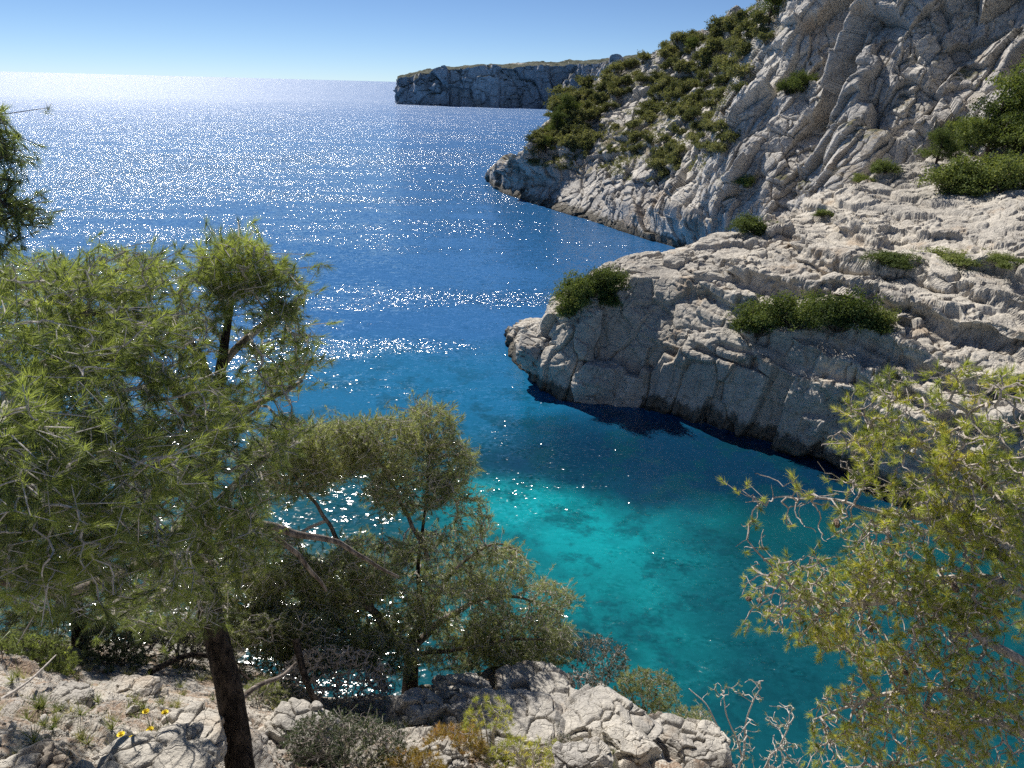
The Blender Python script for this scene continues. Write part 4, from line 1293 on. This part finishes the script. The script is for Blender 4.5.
near_shrub(645, 692, 34, 24, 9.8, 420, LEAF_DRY, TWIG, "olive green shrub on the slope edge above the turquoise water", 67, L=0.06, dead=60)
near_shrub(515, 652, 60, 22, 10.0, 650, LEAF_DRY, TWIG, "low bright olive shrub spreading behind the flat topped boulder", 68, L=0.06, dead=120)
near_shrub(455, 745, 30, 22, 6.1, 160, LEAF_ORANGE, TWIG, "orange tinged low plant at the bottom edge left of the yellow green seedling", 69, L=0.06, k=26, width=0.005)
near_shrub(488, 726, 26, 34, 6.3, 120, LEAF_GOLD, TWIG, "tall yellow green pine seedling in front of the pale slabs", 70, L=0.06, k=40, width=0.004, extra=0)
near_shrub(530, 758, 44, 22, 5.9, 200, LEAF_GOLD, TWIG_PALE, "wide yellow green seedling clump at the bottom edge", 71, L=0.06, k=30, width=0.004, extra=0, dead=150)
near_shrub(415, 764, 30, 18, 5.6, 110, LEAF_ORANGE, TWIG, "orange brown tuft of heath at the bottom edge beside the grey rock", 72, L=0.06, k=26, width=0.005)
near_shrub(95, 730, 18, 14, 4.9, 60, LEAF_GREY, TWIG, "small grey green plant at the left of the yellow flowers", 73, L=0.03, k=16, width=0.006)
near_shrub(560, 742, 14, 10, 6.6, 60, LEAF_GREY, TWIG, "tiny green plant in a crack of the long pale slab", 74, L=0.03, k=16)
near_shrub(690, 722, 22, 18, 9.4, 200, LEAF_DRY, TWIG_PALE, "small grey green shrub at the foot of the pale sapling", 75, L=0.05, dead=120)
near_shrub(265, 700, 26, 22, 7.4, 160, LEAF_DRY, TWIG, "scrubby little bush just right of the dark trunk", 76, L=0.05, dead=120)

# cones on the golden pine, as parts of it
GOLDPINE = [o for o in bpy.data.objects if o.get("label", "").startswith("pine with golden green")][0]
CONE = bark_material("cone_scales", (0.16, 0.10, 0.07), (0.42, 0.33, 0.26), 4.0, 1.0)
rng = np.random.default_rng(77)
tips_v = np.array([v.co[:] for v in [c for c in GOLDPINE.children if c.name.startswith("twigs")][0].data.vertices]) + np.array(GOLDPINE.location)
tx, ty, _ = project(tips_v)
for px, py in [(837, 520), (748, 596), (759, 597), (870, 625), (905, 668), (955, 585), (1000, 610), (985, 480), (888, 560)]:
    k = np.argmin((tx - px) ** 2 + (ty - py) ** 2)
    n = 400
    i_ = np.arange(n)
    z_ = 1 - 2 * (i_ + .5) / n
    sv_, sf_ = cube_sphere(13)
    ang = np.arctan2(sv_[:, 1], sv_[:, 0])
    bump_ = 0.12 * np.sin(ang * 6 + sv_[:, 2] * 9) * np.sin(sv_[:, 2] * 14)
    v_ = sv_ * (1 + bump_)[:, None] * np.array([0.022, 0.022, 0.042]) * (1 - 0.25 * sv_[:, 2:3])
    Rm = np.array(Matrix.Rotation(rng.uniform(0.6, 2.4), 3, 'X') @ Matrix.Rotation(rng.uniform(0, 6), 3, 'Z'))
    mesh_obj("pine_cone", v_ @ Rm.T + tips_v[k] - np.array(GOLDPINE.location) + np.array([0, -0.02, -0.02]), sf_, CONE, GOLDPINE, smooth=True)

# low scrub covering the far slope between the shrubs
rng = np.random.default_rng(31)
gm = T_MID.G.shape
nm = grid_normals(T_MID.V.reshape(gm)).reshape(-1, 3)
nm = nm * np.sign(nm[:, 2:3] + 1e-9)
dens = perlin(T_MID.V / 9.0, 83) + 0.6 * perlin(T_MID.V / 3.0, 84)
edge_y = np.interp(T_MID.px, [530, 560, 600, 640, 680, 715, 730, 760], [165, 170, 172, 185, 180, 165, 90, 20])
ok_ = np.nonzero((T_MID.px > 528) & (T_MID.px < 765) & (T_MID.py < edge_y) & (nm[:, 2] > 0.35) & (dens > -0.05))[0]
q = rng.choice(ok_, 2600)
V, F, t = leaves(T_MID.V[q] + nm[q] * 0.15, np.clip(rng.normal(0.45, 0.2, len(q)), 0, 1), 0.9, 22, 0.34, rng, 0.5)
o = mesh_obj("undergrowth", V, F, LEAF_HILL, tint=t)
tag(o, "low grey green scrub filling the gaps between shrubs on the far slope", "scrub", kind="stuff")

# yellow flowers
PETAL = plain_material("yellow_petal", (0.80, 0.62, 0.02))
STALK = plain_material("green_stalk", (0.10, 0.16, 0.04))
rng = np.random.default_rng(9)
for px, py, r, lab in [(146, 712, 4.5, "yellow flower at the top left of the little group beside the trunk"),
                       (165, 713, 4.5, "yellow flower at the top right of the little group beside the trunk"),
                       (150, 730, 4.25, "yellow flower in the centre of the little group on the rocks"),
                       (121, 735, 4.2, "leftmost yellow flower, low in the group on the rocks"),
                       (132, 739, 4.15, "lowest yellow flower, second from the left on the rocks"),
                       (161, 736, 4.2, "yellow flower at the lower right of the group, nearest the trunk")]:
    p = at_r(px, py, r)
    f = empty("flower", p - np.array([0, 0, 0.22]))
    tag(f, lab, "flower", "yellow flowers on the rocks")
    V, F = tube(np.array([[0.01, 0, -0.12], [0, 0.01, 0.1], [0, 0, 0.22]]), np.array([0.003, 0.0025, 0.002]), 5)
    mesh_obj("stalk", V, F, STALK, f)
    PV, PF = [], []
    for ring in range(2):
        for j in range(12):
            a = j * math.pi / 6 + ring * 0.26
            d = np.array([math.cos(a), math.sin(a) * 0.9, 0.25 + 0.5 * ring]); d /= np.linalg.norm(d)
            t = np.array([-math.sin(a), math.cos(a), 0])
            R_ = 0.027 - 0.008 * ring
            b = len(PV)
            c0 = np.array([0, 0, 0.222])
            PV += [c0 + d * 0.004 - t * 0.003, c0 + d * 0.004 + t * 0.003, c0 + d * R_ * .7 + t * 0.007, c0 + d * R_, c0 + d * R_ * .7 - t * 0.007]
            PF += [(b, b + 1, b + 2), (b, b + 2, b + 4), (b + 4, b + 2, b + 3)]
    mesh_obj("petals", PV, np.array(PF), PETAL, f)
    sc_ = CS_V[::7]
    V, F = tube(np.array([[0, 0, 0.215], [0, 0, 0.222], [0, 0, 0.23]]), np.array([0.008, 0.011, 0.006]), 10)
    mesh_obj("flower_centre", V, F, plain_material("flower_centre", (0.55, 0.35, 0.02)), f)

# dry needles and loose stones on the ground
rng = np.random.default_rng(21)
m = (T_NEAR.px > -60) & (T_NEAR.px < 620) & (T_NEAR.py > 630) & (T_NEAR.py < 800) & (T_NEAR.w > 0)
idx = np.nonzero(m)[0]
gv = T_NEAR.V.reshape(T_NEAR.G.shape)
gn = grid_normals(gv).reshape(-1, 3)
gn = gn * np.sign(gn[:, 2:3] + 1e-9)
flat = idx[gn[idx, 2] > 0.6]
pick = rng.choice(flat, 16000)
P = T_NEAR.V[pick] + rng.normal(0, 0.01, (16000, 3)) + np.array([0, 0, 0.006])
D = perp(gn[pick], rng)
Wd = np.cross(gn[pick], D) * 0.0022
Ln = rng.uniform(0.03, 0.08, (16000, 1))
V = np.stack([P - Wd, P + Wd, P + D * Ln + np.array([0, 0, 0.006])], 1).reshape(-1, 3)
LITTER = foliage_material("dry_needles", (0.14, 0.09, 0.06), (0.30, 0.21, 0.15), (0.50, 0.40, 0.30), 0.1)
o = mesh_obj("fallen_leaves", V, np.arange(len(V)).reshape(-1, 3), LITTER, tint=np.repeat(rng.random(16000), 3))
tag(o, "rusty dry needles scattered over the rocky ground under the trees", "leaf litter", kind="stuff")
sv, sf = cube_sphere(5)
VV, FF = [], []
for j, q in enumerate(rng.choice(idx, 1500)):
    s_ = 0.012 + 0.05 * rng.random() ** 4
    A = rng.normal(size=(3, 3)); A, _ = np.linalg.qr(A)
    rr = 1 + 0.25 * rng.normal(size=(len(sv), 1)) * 0
    pln = unit(rng.normal(size=(7, 3))); hh = rng.uniform(0.55, 0.9, 7)
    rad = np.minimum((hh / np.maximum(sv @ pln.T, 0.05)).min(1), 1.1)
    v = (sv * rad[:, None] * np.array([1, 0.8, 0.55]) * s_) @ A.T
    VV.append(v + T_NEAR.V[q] + gn[q] * s_ * 0.3); FF.append(sf + j * len(sv))
o = mesh_obj("gravel", np.concatenate(VV), np.concatenate(FF), ROCK_BOULDER)
tag(o, "loose pale stones strewn over the ground and ledges under the trees", "stones", kind="stuff")

# grass and small herbs between the stones
rng = np.random.default_rng(55)
gd = perlin(T_NEAR.V[flat] * 1.6, 99) + 0.3 * rng.random(len(flat))
gp = rng.choice(flat[gd > 0.12], 420)
P0 = T_NEAR.V[gp]
V, F, t = tufts(P0 + np.array([0, 0, 0.02]), np.tile([[0, 0, 1.0]], (len(gp), 1)), np.clip(rng.normal(0.45, 0.25, len(gp)), 0, 1), 0.13 * rng.uniform(0.5, 1.3, len(gp)), 34, 0.005, 0.02, 15, 65, rng)
o = mesh_obj("grass", V, F, LEAF_GREY2, tint=t)
tag(o, "sparse grey green grass and herbs between the pale stones", "grass", kind="stuff")

# fallen branches
for j, (pts_, rad_, lab) in enumerate([
    ([(150, 672, 7.6), (190, 655, 8.0), (225, 662, 8.0), (250, 680, 7.6)], 0.035, "dark fallen branch lying behind the trunk on the rocks"),
    ([(60, 690, 6.2), (85, 688, 6.2), (105, 700, 6.0)], 0.012, "thin grey stick lying on the needle covered ground"),
    ([(296, 640, 7.6), (306, 680, 7.2), (326, 720, 6.8), (350, 745, 6.4)], 0.045, "dark dead stem leaning down from the twisted pine to the ground"),
    ([(0, 700, 5.4), (30, 680, 5.8), (56, 655, 6.2)], 0.010, "pale thin stick propped at the left edge of the slope"),
]):
    P, R = smooth_path([pt(q) for q in pts_], np.linspace(rad_, rad_ * 0.4, len(pts_)), 0.04)
    b = P[0].copy()
    V, F = tube(P - b, R, 9, 0.004, j)
    o = mesh_obj("fallen_branch", V, F, BARK if rad_ > 0.03 else TWIG, smooth=True)
    o.location = b
    tag(o, lab, "branch")


scene.render.engine = 'CYCLES'
scene.cycles.use_denoising = False
scene.cycles.denoising_input_passes = 'RGB_ALBEDO'
scene.cycles.use_adaptive_sampling = True
scene.cycles.adaptive_threshold = 0.012
scene.cycles.adaptive_min_samples = 12
scene.cycles.max_bounces = 6
scene.cycles.diffuse_bounces = 4
scene.cycles.glossy_bounces = 2
scene.cycles.transmission_bounces = 3
scene.cycles.transparent_max_bounces = 4
scene.cycles.caustics_reflective = False
scene.cycles.caustics_refractive = False
scene.cycles.sample_clamp_indirect = 4.0
scene.view_settings.view_transform = 'Standard'
scene.view_settings.look = 'None'
scene.view_settings.gamma = 1.0
scene.view_settings.use_curve_mapping = False
scene.view_settings.exposure = 0.92
